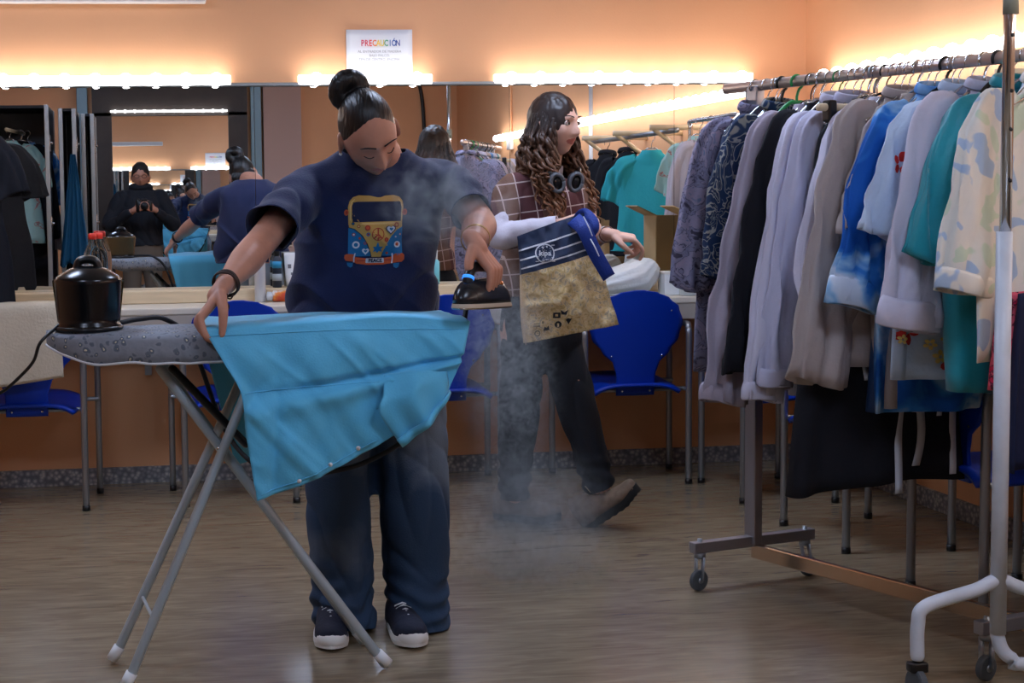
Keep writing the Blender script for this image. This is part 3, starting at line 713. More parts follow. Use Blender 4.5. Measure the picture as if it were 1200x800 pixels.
greymauve = mat('mauve_grey_cloth', (168,160,176), .85, noise_amt=.06, bump=.2)
blackc = mat('black_cloth', (14,16,26), .9, noise_amt=.1, bump=.2)
whitec = mat('white_cotton', (205,203,222), .85, noise_amt=.05, bump=.2)
white2 = mat('pale_lavender_cotton', (192,192,216), .85, noise_amt=.06, bump=.2)
taupe = mat('taupe_linen', (176,164,160), .85, noise_amt=.07, bump=.2)
tiedye = ramp_mat('blue_tie_dye', [(.40,(22,88,175)),(.50,(50,125,205)),(.58,(140,185,225)),(.66,(205,218,236))], scale=5.5, distort=1.0, detail=3)
hib = mat('pale_blue_cotton', (186,205,228), .85, noise_amt=.05, bump=.2)
teal = mat('teal_satin', (22,150,165), .45, noise_amt=.15, nscale=5, bump=.15, sheen=.3)
cream = ramp_mat('cream_leaf_print', [(.0,(196,214,190)),(.36,(205,220,198)),(.385,(228,226,216)),(.59,(226,224,216)),(.61,(172,194,220)),(.75,(166,190,218))], scale=12, distort=.6, detail=1)
navyc = mat('navy_cloth', (16,26,60), .85, noise_amt=.1, bump=.2)
pinkp = ramp_mat('pink_red_print', [(.45,(205,40,80)),(.5,(30,20,40)),(.54,(220,90,110))], scale=22, distort=1)
G = {}
gl = [  # name, label, t, kwargs
 ('jacket','grey-mauve patterned jacket with sleeves, farthest on the rack', .0, dict(m=mauve, L=.88, slv=.46, sw=.072, seed=1, collar=True, cuff=None, bend=.075, W_=.205, flare=.0)),
 ('shirt','dark blue shirt with pale leaf print, second on the rack', .10, dict(m=bluefl, L=.85, slv=.42, sw=.082, seed=2, cuff='plain', collar=True, bend=.06, W_=.19, flare=-.05)),
 ('shirt','mauve-grey long shirt between blue leaf print and black coat', .225, dict(m=greymauve, L=.87, slv=.78, seed=3, bend=.14, cuff='plain', W_=.2, flare=-.02)),
 ('coat','black long coat behind the first white shirt', .265, dict(m=blackc, L=.9, slv=.7, seed=4, bend=.13, W_=.2, flare=-.03)),
 ('shirt','white shirt with narrow cuffed sleeve, right of the black coat', .33, dict(m=whitec, L=.88, slv=.76, seed=5, cuff='plain', sw=.06, bend=.12, collar=True, W_=.2, flare=-.02)),
 ('shirt','pale lavender shirt, second of the two plain ones between the black coats', .385, dict(m=white2, L=.92, slv=.72, seed=6, cuff='plain', sw=.055, bend=.10, collar=True, W_=.2, flare=-.02)),
 ('coat','black coat with small blue print, beside the taupe linen shirt', .44, dict(m=blackc, L=.86, slv=.0, seed=7, W_=.21, flare=-.01)),
 ('shirt','lavender-white shirt mostly hidden left of the taupe linen shirt', .50, dict(m=whitec, L=.92, slv=.5, seed=8, sw=.06, bend=.08, W_=.2, flare=-.04)),
 ('shirt','taupe linen long shirt with wide sleeve', .555, dict(m=taupe, L=.82, slv=.70, seed=9, sw=.095, bend=.12, W_=.2, flare=.0, collar=True)),
 ('shirt','beige-grey shirt hanging lower behind the blue tie-dye one', .61, dict(m=taupe, L=.93, slv=.3, seed=10, sw=.07, W_=.17, flare=-.03)),
 ('shirt','blue and white tie-dye shirt with rolled sleeve', .665, dict(m=tiedye, L=.94, slv=.48, seed=11, cuff='roll', sw=.078, bend=.11, W_=.2, flare=-.02, collar=True)),
 ('shirt','pale blue shirt with red hibiscus flowers', .74, dict(m=hib, L=.84, slv=.3, seed=12, sw=.075, bend=.10, W_=.2, flare=.0, collar=hib)),
 ('shirt','white oversized shirt with rolled cuff in front of the hibiscus shirt', .82, dict(m=whitec, L=.66, slv=.53, seed=13, cuff='roll', sw=.1, bend=.085, W_=.215, flare=-.04, collar=True)),
 ('shirt','teal satin shirt between white and cream shirts', .90, dict(m=teal, L=.86, slv=.36, seed=14, sw=.075, W_=.2, bend=.085, flare=-.03, collar=True)),
 ('shirt','cream shirt with pale blue leaf print, nearest on the rack', .985, dict(m=cream, L=.77, slv=.43, seed=15, sw=.09, cuff='plain', bend=.07, W_=.235, flare=-.02, collar=True)),
]
for i, (n, l, t, kw) in enumerate(gl):
    G[i] = garment(n, l, n, t, tilt=.06*math.sin(i*2.3), **kw)
    hanger(['steel','thin','bright','slim'][i%4]+' hook hanger holding the '+l.split(',')[0].split(' between')[0].split(' behind')[0].split(' in front')[0], t, 'wire' if i%3 else 'thick', tilt=.06*math.sin(i*2.3), m=[chrome, chrome, blackp, whitep, mat('green_plastic',(40,150,80),.4)][i%5] if i in (2,4,7,13) else chrome, W_=.19)
# hibiscus flowers on the pale blue shirt
def flower(u, v, r, m_, mc=None, rot=0):
    out = []
    for k in range(5):
        a = rot+2*PI*k/5; cx, cy = u+r*.58*math.cos(a), v+r*.58*math.sin(a)
        out.append((m_, [(cx+r*.4*math.cos(q)*math.cos(a)-r*.3*math.sin(q)*math.sin(a), cy+r*.4*math.cos(q)*math.sin(a)+r*.3*math.sin(q)*math.cos(a)) for q in [2*PI*j/10 for j in range(10)]]))
    return out
redm = mat('hibiscus_red',(205,45,40),.8); yelm = mat('hibiscus_yellow',(225,200,120),.8); pnk = mat('hibiscus_pink',(225,140,120),.8)
h = G[11]; bd = [c for c in h.children if c.name.startswith('body')][0]; tr = bvh_obj(bd)
pl = []
for (u, v, r) in ((-.10,-.48,.042),(.055,-.72,.05),(-.16,-.66,.03),(.12,-.5,.04),(-.02,-.58,.02),(-.13,-.33,.04),(.15,-.7,.03)): pl += flower(u, v, r, redm, rot=u*20)
for (u, v, r) in ((-.05,-.42,.024),(.0,-.66,.022),(-.06,-.54,.018),(.1,-.62,.022),(.03,-.5,.02),(-.1,-.78,.02)): pl += flower(u, v, r, yelm, rot=u*9)
bpy.context.view_layer.update()
for (px, py, r, mm) in ((1108,424,.04,redm),(1068,388,.04,redm),(1120,378,.03,redm),(1082,352,.016,yelm),(1078,366,.014,yelm),(1088,403,.016,yelm),(1100,397,.015,yelm),(1062,398,.014,yelm)):
    Mi_ = h.matrix_world.inverted(); o_ = Mi_ @ CAM; dd_ = (Mi_.to_3x3() @ ray(px, py)); k_ = (-.03-o_.y)/dd_.y; q_ = o_+dd_*k_; pl += flower(q_.x, q_.z, r, mm, rot=px)
decal('flower_print', pl, (0,0,0), (1,0,0), (0,0,1), tr, h, dirn=(0,1,0))
for ch_ in [c for c in h.children if c.name.startswith('sleeve')]:
    cx = (ch_.bound_box[0][0]+ch_.bound_box[6][0])/2
    decal('flower_print', flower(cx-.01, -.27, .035, redm)+flower(cx+.03,-.36,.018,yelm), (0,0,0), (1,0,0), (0,0,1), bvh_obj(ch_), ch_, dirn=(0,1,0))
bd = [c for c in G[6].children if c.name.startswith('body')][0]
bl = mat('blue_print',(50,95,150),.8); pl = []
for k in range(9):
    u, v = -.16+.03*(k%3), -.22-.05*(k//3)-.01*(k%2); pl.append((bl, [(u-.012,v),(u,v+.018),(u+.012,v),(u+.004,v-.004),(u,v+.008),(u-.004,v-.004)]))
decal('small_print', pl, (0,0,0), (1,0,0), (0,0,1), bvh_obj(bd), G[6], dirn=(0,1,0))
# hidden-low garments: long black skirt with tape ties, navy skirt, small pieces
def skirt(name, label, cat, t, m, W0, W1, z0, z1, seed, tilt=0, th=.04):
    base = at_rail(t); ang = math.atan2(RC.y, RC.x)+tilt; k_ = thing(name, label, cat, base, ang)
    b = BM()
    def fd(q, k, a): return Vector((0, .016*k*math.sin(a*6+seed)+.012*k*ns(q,(14,1,2),seed), -.012*math.cos(a*2)*k))
    hloft(b, resec([(0,0,z0,W0,th*.6),(0,0,z0*.7+z1*.3,W0*.6+W1*.4,th),(0,0,z1,W1,th)], 10), seg=72, cap=False, disp=fd, power=1.8)
    o = obj('body', b, m, k_); solid(o, .003); return k_
sk = skirt('skirt', 'long black skirt with white tape ties hanging low on the rack', 'skirt', .50, blackc, .24, .33, -.55, -1.17, 3, th=.06)
tape = mat('white_tape_tie', (200,205,215), .8)
hk = hanger('wooden clip hanger with two black clips holding the black skirt', .46, 'thick', W_=.2, bar=False, m=steel)
b = BM(); tube(b, [(-.2,0,-.1),(.2,0,-.1)], .011, seg=12, cap='flat'); tube(b, [(0,0,-.06),(0,0,-.1)], .004, seg=6); obj('wooden_bar', b, birch, hk)
for s in (-1,1):
    b = BM(); box(b, (s*.16,-.0,-.11), (.028,.034,.06), bev=.006); obj('clip', b, blackp, hk, smooth=False)
b = BM(); box(b, (0,0,-.34), (.3,.004,.45), bev=.001); obj('waist_panel', b, blackc, sk, smooth=False)
tr = bvh_obj(sk.children[0])
for k, (u, z0, z1, w) in enumerate(((.015,-.72,-1.19,.012),(.10,-.72,-1.12,.013),(.165,-.74,-.98,.008),(.175,-.74,-.96,.007),(.215,-.74,-1.15,.011),(.235,-.72,-.88,.008),(-.1,-.7,-.86,.01))):
    b = BM(); n = 22; prev = None
    for i in range(n+1):
        f = i/n; z = z0+(z1-z0)*f; x = u-.02*f+.008*math.sin(f*7+k*2)+(.02*f if k == 2 else 0)
        hit = tr.ray_cast(Vector((x,-.6,max(z,-1.14))), Vector((0,1,0))); y = (hit[0].y if hit[0] is not None else -.07)-.006-.004*math.sin(f*9+k)
        cur = [b.verts.new((x-w, y, z)), b.verts.new((x+w, y-.003, z))]
        if prev: b.faces.new((prev[0],prev[1],cur[1],cur[0]))
        prev = cur
    o = obj('tape_tie', b, tape, sk); solid(o, .001)
skirt('skirt', 'navy skirt hanging low at the near end of the rack', 'skirt', 1.06, navyc, .17, .2, -.6, -1.03, 5, tilt=.1)
skirt('shorts', 'pink and red printed cloth showing below the cream shirt hem', 'shorts', 1.03, pinkp, .17, .2, -.6, -.83, 8, tilt=.02, th=.03)
skirt('skirt', 'deep blue shiny skirt bottom showing below the white shirts', 'skirt', .62, mat('deep_blue_satin',(34,60,100),.5), .14,.17, -.6, -.93, 9, th=.03)
skirt('undershirt', 'white rounded shirt tail showing below the taupe shirt hem', 'shirt', .52, whitec, .14,.165, -.6, -.97, 11, th=.03)
# spare hangers crowded on the rail
sp = [.0,.05,.085,.11,.17,.235,.30,.35,.41,.47,.53,.58,.64,.70,.72,.78,.86,.94,1.02,1.06]
hs = {}
for i, t in enumerate(sp):
    k = 'black' if i in (3,13,16) else ('green' if i == 4 else 'steel')
    if k not in hs:
        hs[k] = hanger('bare %s hanger crowded on the rack rail' % {'black':'black plastic','green':'green plastic','steel':'steel wire'}[k], t, 'thick' if k != 'steel' else 'wire', m={'black':blackp,'green':mat('green_plastic',(40,150,80),.4),'steel':chrome}[k], W_=.18, tilt=.1*math.sin(i*3)); h = hs[k]
    else:
        h = dup(hs[k], at_rail(t), math.atan2(RC.y,RC.x)+.12*math.sin(i*3.7))
    h['group'] = 'bare %s hangers on the rack' % k
# ------------------------------------------------------------------ white rack end frame, nearest
PW = W(1171,640,-3.27); px_, py_ = PW.x, -3.27
wr = thing('garment_rack', 'white tubular rack with arched feet, chrome pole cut by the right edge', 'garment rack', (px_, py_, 0))
top = W(1171,690,-3.27).z
b = BM(); tube(b, [(0,0,.16),(0,0,1.13)], .0185, seg=24, cap='flat'); obj('lower_pole', b, white_enamel, wr)
b = BM(); tube(b, [(.002,0,1.1),(.006,0,2.12)], .0135, seg=20, cap='flat'); obj('upper_pole', b, chrome, wr)
b = BM(); tube(b, [(.006,0,1.64),(.006,0,1.70)], .0175, seg=16, cap='flat', disp=lambda q,d,k,a: d*.12*ns(q,(60,60,60),2)); obj('tape_wrap', b, mat('grey_tape',(140,145,130),.6), wr)
b = BM()
for z in (1.25,1.37,1.46,1.59): tube(b, [(.004,-.0125,z),(.004,-.0155,z)], .0045, seg=10, cap='flat')
obj('peg_hole', b, blackp, wr)
b = BM(); tube(b, catmull([(-.205,.0,.115),(-.205,0,.19),(-.185,0,.235),(-.06,0,top+.0),(0,0,top+.022),(.06,0,top+.0),(.185,0,.235),(.205,0,.19),(.205,0,.115)],7), .0165, seg=18); obj('arched_foot', b, white_enamel, wr)
for s in (-1,1):
    b = BM(); tube(b, [(s*.205,0,.115),(s*.205,0,.098)], .012, seg=14, cap='flat'); box(b, (s*.205,0,.088), (.045,.03,.025), bev=.005); cf = obj('castor_fork', b, blackp, wr)
    b = BM(); tube(b, [(s*.205+k,.0,.0425) for k in (-.012,-.0105,-.007,.007,.0105,.012)], [.012,.037,.042,.042,.037,.012], seg=26, cap='flat'); obj('wheel', b, rubber, cf, smooth=False)
b = BM(); tube(b, catmull([(0,0,.24),(0,0,.15),(.03,-.01,.10),(.12,-.02,.085),(.9,-.05,.085),(1.0,-.06,.085)],6), .0165, seg=18); obj('base_tube', b, white_enamel, wr)
b = BM(); tube(b, [(1.0,-.06,.085),(1.0,-.06,2.10)], .0165, seg=14, cap='flat'); tube(b, [(.8,-.06,.02),(1.2,-.06,.02)], .0165, seg=14); tube(b, [(1.0,-.06,.02),(1.0,-.06,.09)], .0165, seg=10); obj('far_frame', b, white_enamel, wr)
b = BM(); tube(b, [(-.02,0,2.11),(1.02,-.06,2.11)], .014, seg=14); obj('top_rail', b, chrome, wr)
# ================================================================== people
def g1(v, s): return math.exp(-(v/s)**2)
def sst(a, b_, v):
    t = min(1, max(0, (v-a)/(b_-a))); return t*t*(3-2*t)
def add_head(bm, M, sc_=1.0, male=False, res=64, nose=.0265):
    h = BM(); bmesh.ops.create_uvsphere(h, u_segments=res, v_segments=res*3//4, radius=1)
    for v in h.verts:
        ux, uy, uz = v.co
        x, y, z = .0735*ux, .095*uy, .116*uz
        t = max(0, -uz)
        x *= 1-.36*t**1.6*(1-.25*male)
        if uy > 0: y *= 1-.5*t
        if uz > 0: x *= 1+.04*uz
        if uy < 0: y *= 1-.04*abs(ux)
        w_ = sst(.15, .6, -uy); a = abs(x); d = 0
        k = sst(.012, -.036, z)
        below = sst(-.050, -.040, z)
        d += (.005*sst(.02,.0,z)+nose*k)*g1(x, .0065+.0055*k)*below
        d += .006*g1(a-.012, .006)*g1(z+.041, .006)
        d += .0045*g1(z-.021, .009)*g1(x, .045)
        d -= .0105*g1(a-.031, .014)*g1(z-.003, .011)
        d += .0045*g1(a-.040, .017)*g1(z+.026, .017)
        d += .006*g1(x, .021)*g1(z+.0575, .0052)+.0062*g1(x, .018)*g1(z+.0685, .0056)
        d -= .004*g1(x, .024)*g1(z+.063, .0022)
        d -= .003*g1(x, .03)*g1(z+.081, .006)
        d += .008*g1(x, .02)*g1(z+.099, .012)
        d += .0035*g1(a-.030, .011)*g1(z-.002, .007)
        y -= d*w_
        v.co = Vector((x, y, z))*sc_
    for s in (-1, 1):
        vs = ell(h, (0,0,0), (.0085,.0185,.031), seg=18)
        for v in vs:
            if v.co.x*s > 0 and (v.co.y/.0185)**2+(v.co.z/.031)**2 < .45: v.co.x -= s*.006
        bmesh.ops.rotate(h, cent=(0,0,0), matrix=Matrix.Rotation(s*.45,3,'Z') @ Matrix.Rotation(-.2,3,'X'), verts=vs)
        bmesh.ops.translate(h, vec=Vector((s*.0795,.010,-.010))*sc_, verts=vs)
    for v in h.verts: v.co = M @ v.co
    me = bpy.data.meshes.new('h'); h.to_mesh(me); h.free(); bm.from_mesh(me); bpy.data.meshes.remove(me)
def hand(bm, wrist, d, n, side, curl=(.5,.6,.4), spread=.12, thumb=(.5,.5,.3), sc_=1.0, tgrip=0):
    """d wrist->knuckles, n the way the palm faces, side +1/-1 puts the thumb on d x n * side"""
    wrist = Vector(wrist); d = Vector(d).normalized(); n = Vector(n); n = (n-d*n.dot(d)).normalized(); w = d.cross(n)*side
    S = sc_
    for k, off in enumerate((.026, .009, -.009, -.026)):
        tube(bm, [wrist+w*off*.55*S, wrist+d*.045*S+w*off*.85*S+n*.002, wrist+d*.088*S+w*off*S-n*.002], [.0125*S,.0125*S,.0105*S], seg=12, r2=[.014*S,.015*S,.0115*S])
    tube(bm, [wrist-d*.02*S, wrist+d*.02*S], [.02*S,.022*S], seg=14, r2=[.026*S,.028*S], up=n)
    L_ = ((.044,.026,.021),(.049,.029,.022),(.045,.027,.021),(.035,.021,.018))
    tips = []
    for k, off in enumerate((.0275, .009, -.0095, -.027)):
        cu = curl[k] if isinstance(curl[0], (tuple, list)) else curl
        p = wrist+d*.09*S+w*off*S-n*.002; dd = (d+w*(spread*(1.5-k)*.5)).normalized(); ax = dd.cross(n).normalized()
        pts = [p-dd*.012]; r = [.0098*S]; pts.append(p); r.append(.0098*S); a = 0
        for j in range(3):
            a += cu[j]; v = (dd*math.cos(a)+n*math.sin(a)); p = p+v*L_[k][j]*S; pts.append(p); r.append((.0088,.008,.0068)[j]*S*(.9 if k == 3 else 1))
        P = catmull(pts, 3); tube(bm, P, interp(r, len(P)), seg=10); tips.append(p)
    p0 = wrist+d*.02*S+w*.022*S+n*.008*S
    a1, a2, a3 = thumb
    v = (w*math.cos(a1)*1.0+d*.75+n*a1*.9).normalized(); p1 = p0+v*.042*S
    v = (d*.9+w*(.5-a2)+n*a2).normalized(); p2 = p1+v*.032*S
    v = (d*.9+w*(.25-a3)+n*a3).normalized(); p3 = p2+v*.026*S
    tube(bm, catmull([p0-v*.005,p1,p2,p3],3), interp([.015*S,.0125*S,.0105*S,.008*S], 10), seg=10)
    return tips, p3
def limb(bm, pts, rs, seg=18, r2=None, n=6):
    P = catmull(pts, n); tube(bm, P, interp(rs, len(P)), seg=seg, r2=interp(r2, len(P)) if r2 else None)
def dig(o): 
    d = bpy.context.evaluated_depsgraph_get(); return d
def color_lips(o, M, mi=1):
    Mi = M.inverted()
    for f in o.data.polygons:
        q = Mi @ f.center
        if q.y < -.07 and abs(q.x) < .025 and -.075+abs(q.x)*.2 < q.z < -.051-abs(q.x)*.25: f.material_index = mi
def brow(parent, M, s, m, z=.024, lift=.0):
    b = BM(); pts = []
    for k in range(7):
        f = k/6; x = s*(.013+.038*f); pts.append(M @ Vector((x, -.0985+.9*x*x*6, z+.005*math.sin(f*PI*.8)+lift*f)))
    tube(b, pts, [.0026,.004,.0044,.0042,.0038,.003,.0016], seg=8, r2=[.002,.002,.002,.002,.002,.0016,.001]); return obj('eyebrow', b, m, parent)
def shoe(M, parent, style):
    """local: y heel->toe, x across, z up, sole underside at z=0, length .27"""
    def out(t, k=1.0):    # half width along length t 0..1
        return k*(.031+.017*sst(.0,.7,t)-.002) * math.sqrt(max(0.0, 1-max(0,(t-.72)/.28)**2.2))*math.sqrt(max(0,1-max(0,(.14-t)/.14)**2))
    N_ = 26; T_ = [.5-.5*math.cos(PI*i/N_) for i in range(N_+1)]
    th = .026 if style == 'sneaker' else .032
    def sole(z0, z1, k, m, name):
        b = BM(); R_ = []
        for i, t in enumerate(T_):
            y = -.075+.275*t; w_ = max(.004, out(t, k)); lift = (.016 if style == 'boot' else .008)*sst(.72,1,t)
            lug = (.004*(i % 2) if (style == 'boot' and name == 'sole') else 0)
            R_.append([b.verts.new(M @ Vector((sx_*w_*kk, y, z+lift))) for sx_, z, kk in ((-1,z0+lug,.95),(-1,(z0+z1)/2,1.02),(-1,z1,1),(1,z1,1),(1,(z0+z1)/2,1.02),(1,z0+lug,.95))])
        for a, c_ in zip(R_, R_[1:]):
            for j in range(6): b.faces.new((a[j],a[(j+1)%6],c_[(j+1)%6],c_[j]))
        b.faces.new(R_[0][::-1]); b.faces.new(R_[-1]); return obj(name, b, m, parent_, smooth=False)
    parent_ = parent
    P3 = lambda x,y,z: M @ Vector((x,y,z))
    u = BM(); hi = .07 if style == 'sneaker' else .105
    secs = []
    for y, w_, h_ in ((-.07,.02,.05),(-.06,.032,hi),(-.03,.037,hi+.004),(.0,.038,hi-.004),(.04,.04,hi*.8 if style == 'boot' else .062),(.09,.045,.056),(.13,.047,.05),(.165,.042,.042),(.188,.028,.034),(.196,.01,.026)): secs.append((y, w_*(.98), h_))
    R_ = []
    for y, w_, h_ in resec(secs, 3):
        ring = []
        for k in range(20):
            a = PI*k/19; ring.append(u.verts.new(P3(-math.cos(a)*w_, y, th-.004+max(.004,h_-0)*(math.sin(a)**.62)+(.014*sst(.13,.2,y) if style == 'boot' else .006*sst(.13,.2,y)))))
        R_.append(ring)
    for a, c_ in zip(R_, R_[1:]):
        for j in range(19): u.faces.new((a[j],c_[j],c_[j+1],a[j+1]))
        u.faces.new((a[19],c_[19],c_[0],a[0]))
    u.faces.new(R_[0]); u.faces.new(R_[-1][::-1])
    um = mat('navy_canvas',(20,26,46),.8,bump=.2) if style == 'sneaker' else (mat('brown_boot_leather',(135,116,98),.7,noise_amt=.35,nscale=30,bump=.3) if style == 'boot' else blackp)
    root = obj('shoe' if style != 'boot' else 'boot', u, um, parent); parent_ = root
    sole(0, th, 1.06, mat('white_rubber',(225,225,222),.55) if style == 'sneaker' else mat('black_lug_rubber',(22,26,28),.7), 'sole')
    if style == 'sneaker':
        b = BM(); vs = ell(b, (0,.158,.028), (.0425,.045,.034), seg=24); 
        for v in list(b.verts):
            if v.co.z < .012: v.co.z = .012
            v.co = M @ v.co
        obj('toe_cap', b, MATS['white_rubber'], root)
    b = BM()
    for k in range(5):
        y = .03+.019*k; z = (.07 if style == 'sneaker' else .098)-.0085*k+(th-.022)
        if style == 'boot': z = th+.088-.011*k
        else: z = th+.057-.0035*k
        tube(b, [P3(-.02,y,z-.004),P3(0,y+.004*(-1)**k,z+.005),P3(.02,y,z-.004)], .0028, seg=6)
    if style == 'boot':
        tube(b, catmull([P3(0,.03,th+.1),P3(.02,.045,th+.115),P3(.03,.05,th+.09)],4), .002, seg=6); tube(b, catmull([P3(0,.03,th+.1),P3(-.02,.045,th+.115),P3(-.028,.05,th+.09)],4), .002, seg=6)
    obj('laces', b, whitep if style == 'sneaker' else mat('tan_lace',(150,135,110),.8), root)
    return root
def frameM(p, f, up=(0,0,1)):
    f = Vector(f).normalized(); up = Vector(up); up = (up-f*up.dot(f)).normalized(); x = f.cross(up)
    return Matrix.Translation(p) @ Matrix((x, f, up)).transposed().to_4x4()
def person_root(label, loc):
    return tag(bpy.data.objects.new('person', None), label, 'person'), loc
# ------------------------------------------------------------------ the ironing person
p1 = thing('person', 'person in navy van-print T-shirt and baggy jeans leaning over the ironing board', 'person', (0,0,0))
hairb = mat('black_hair', (16,15,18), .38, noise_amt=.3, nscale=30, bump=.5, bscale=14, stretch=(9,1.2,1.2))
H1 = Matrix.Translation(W(432,157,-2.60)) @ Matrix.Rotation(.07,4,'Z') @ Matrix.Rotation(-.27,4,'Y') @ Matrix.Rotation(.66,4,'X')
shL, shR = W(362,212,-2.40), W(527,207,-2.40)
elL, wrL = W(306,284,-2.62), W(259,339,-2.86)
icp = W(560,361,-2.905)
elR, wrR = W(562,262,-2.60), icp+Vector((-.005,.010,.166))
cxs = (shL.x+shR.x)/2
b = BM(); add_head(b, H1)
nk = H1 @ Vector((0,.03,-.07))
limb(b, [(cxs,-2.39,1.27),(cxs,-2.45,1.35), nk], [.062,.056,.052], r2=[.062,.058,.055])
hloft(b, resec([(cxs,-2.30,.82,.13,.10),(cxs,-2.29,.92,.165,.12),(cxs,-2.30,1.02,.14,.11),(cxs,-2.33,1.14,.14,.105),(cxs,-2.37,1.24,.155,.11),(cxs,-2.40,1.31,.14,.08),(cxs,-2.43,1.355,.08,.05)],4), seg=36)
limb(b, [Vector(shL)+Vector((.07,0,-.03)), shL+Vector((.02,0,-.035)), shL.lerp(elL,.5)+Vector((0,0,-.01)), elL, elL.lerp(wrL,.35), wrL.lerp(elL,.1)], [.04,.038,.044,.042,.043,.027])
limb(b, [Vector(shR)+Vector((-.07,0,-.03)), shR+Vector((-.02,0,-.035)), shR.lerp(elR,.5)+Vector((0,0,-.01)), elR, elR.lerp(wrR,.35), wrR.lerp(elR,.1)], [.04,.038,.044,.045,.045,.029])
for hx, kx, ax, fy in ((-.085,W(392,560,-2.38).x,W(392,700,-2.42).x,-2.42),(.085,W(483,560,-2.38).x,W(482,700,-2.44).x,-2.45)):
    limb(b, [(cxs+hx,-2.30,.86),(kx,-2.36,.5),(ax,fy+.02,.12),(ax,fy,.06)], [.088,.058,.04,.04])
    limb(b, [(ax,fy+.03,.05),(ax,fy-.03,.045)], [.024,.018])
DL = Vector((-.50,-.20,-.66)); 
hand(b, wrL, DL, (.62,-.12,-.72), 1, curl=((.95,1.0,.5),(1.05,1.1,.5),(1.1,1.2,.6),(1.15,1.2,.6)), thumb=(.7,.62,.55), spread=.02, sc_=1.08)
DRr = Vector((.45,-.36,-.75))
hand(b, wrR, DRr, (-.62,.50,-.50), -1, curl=((.75,1.05,.7),(.8,1.1,.7),(.85,1.1,.7),(.9,1.1,.7)), thumb=(.5,.7,.8), spread=.05)
b = fuse(b, .0032, 3)
body1 = obj('body', b, [skin1, lip], p1); color_lips(body1, H1)
# hair cap and bun
b = BM()
M_ = H1 @ Matrix.Translation((0,.012,.0175)); vs = ell(b, (0,0,0), (.0752,.0970,.1065), seg=48)
for v in vs: v.co = M_ @ v.co
vs = ell(b, (0,0,0), (.074,.03,.05), seg=30)
for v in vs: v.co = H1 @ (v.co+Vector((0,.055,-.05)))
for k in range(14):   # twisted bun
    a = 2*PI*k/14; c_ = H1 @ Vector((-.016+.030*math.cos(a), .088+.022*math.sin(a)*.6, .090+.028*math.sin(a)))
    vs = ell(b, (0,0,0), (.029,.025,.029), seg=14); bmesh.ops.translate(b, vec=c_, verts=vs)
vs = ell(b, (0,0,0), (.03,.03,.026), seg=14); bmesh.ops.translate(b, vec=H1 @ Vector((-.012,.103,.102)), verts=vs)
b = fuse(b, .0035, 3); Mi = H1.inverted()
folds(b, lambda q: .0009*ns(Mi @ q, (130,12,12), 3)*(.25 if (Mi @ q).y < -.03 else 1)+.0004)
obj('hair', b, hairb, p1)
bl_ = mat('dark_brow',(26,20,20),.7)
for s in (-1,1):
    brow(p1, H1, s, bl_, .0235)
    b = BM(); pts = [H1 @ Vector((s*(.020+.022*k/5), -.0945+.05*(k/5)**2*.28, -.004-.0035*math.sin(PI*k/5))) for k in range(6)]; tube(b, pts, .0014, seg=6); obj('eyelashes', b, bl_, p1)
b = BM(); ell(b, H1 @ Vector((-.083,.004,-.042)), (.005,.005,.005), seg=10); obj('earring', b, mat('pearl',(235,232,228),.2), p1)
# T-shirt
navyt = mat('navy_tshirt', (15,29,72), .85, noise_amt=.1, nscale=5, bump=.15, bscale=160, sheen=.15)
b = BM()
yb = -2.33
def X(px, Y=-2.42): return W(px,300,Y).x
secs = []
for py, l, r, yc, ry in ((392,342,521,-2.31,.135),(372,343,521,-2.31,.142),(340,345,519,-2.315,.15),(300,353,514,-2.33,.15),(260,357,519,-2.355,.148),(235,355,527,-2.375,.142),(212,352,535,-2.39,.125),(197,360,524,-2.40,.10),(185,382,496,-2.415,.08),(175,398,478,-2.43,.06)):
    z = W(435,py,-2.42).z; a, c_ = X(l), X(r); secs.append(((a+c_)/2, yc, z, (c_-a)/2, ry))
hloft(b, resec(secs[::-1],4)[::-1], seg=48, power=2.25)
hmL = W(318,270,-2.60); hmR = W(552,250,-2.57)
limb(b, [shL+Vector((.09,.0,.005)), shL+Vector((.012,0,-.012)), shL.lerp(hmL,.5)+Vector((0,.0,-.004)), hmL, hmL+(hmL-shL)*.1], [.05,.060,.072,.082,.084], r2=[.05,.060,.070,.074,.074], seg=24)
limb(b, [shR+Vector((-.09,.0,.005)), shR+Vector((-.012,0,-.012)), shR.lerp(hmR,.5), hmR, hmR+(hmR-shR)*.1], [.05,.058,.063,.066,.066], r2=[.05,.058,.063,.062,.062], seg=24)
b = fuse(b, .0055, 13)
def tf(q):
    f = .010*ns(q,(7,7,3.0),1)+.006*ns(q,(18,12,8),5)
    f -= .013*crease(q-Vector((.6*(q.z-1.1),0,0)),(5.5,4,3.2),2)*sst(1.32,1.2,q.z)
    f += .012*crease(q+Vector((.9*(q.z-1.1),0,0)),(6,3,2.4),8)*sst(1.28,1.1,q.z)
    for sh, hm in ((shL,hmL),(shR,hmR)):
        d = (q-(sh*.3+hm*.7)).length
        if d < .2: f += .007*math.sin((q-sh).dot((hm-sh).normalized())*75+q.x*20)*(1-d/.2)*.7
    return f*sst(1.40,1.34,q.z)
folds(b, tf)
cut(b, hmL, (hmL-shL), .135); cut(b, hmR, (hmR-shR), .115)
cut(b, (cxs,-2.3,secs[1][2]-.02), (0,.05,-1), None)
nkc = Vector((cxs,-2.455,1.372)); cut(b, nkc, (0.0,-.6,1), .12)
tshirt = obj('t_shirt', b, navyt, p1); solid(tshirt, .003)
# hem bands
tb = bvh_obj(tshirt)
vb = BM()
E_ = {}
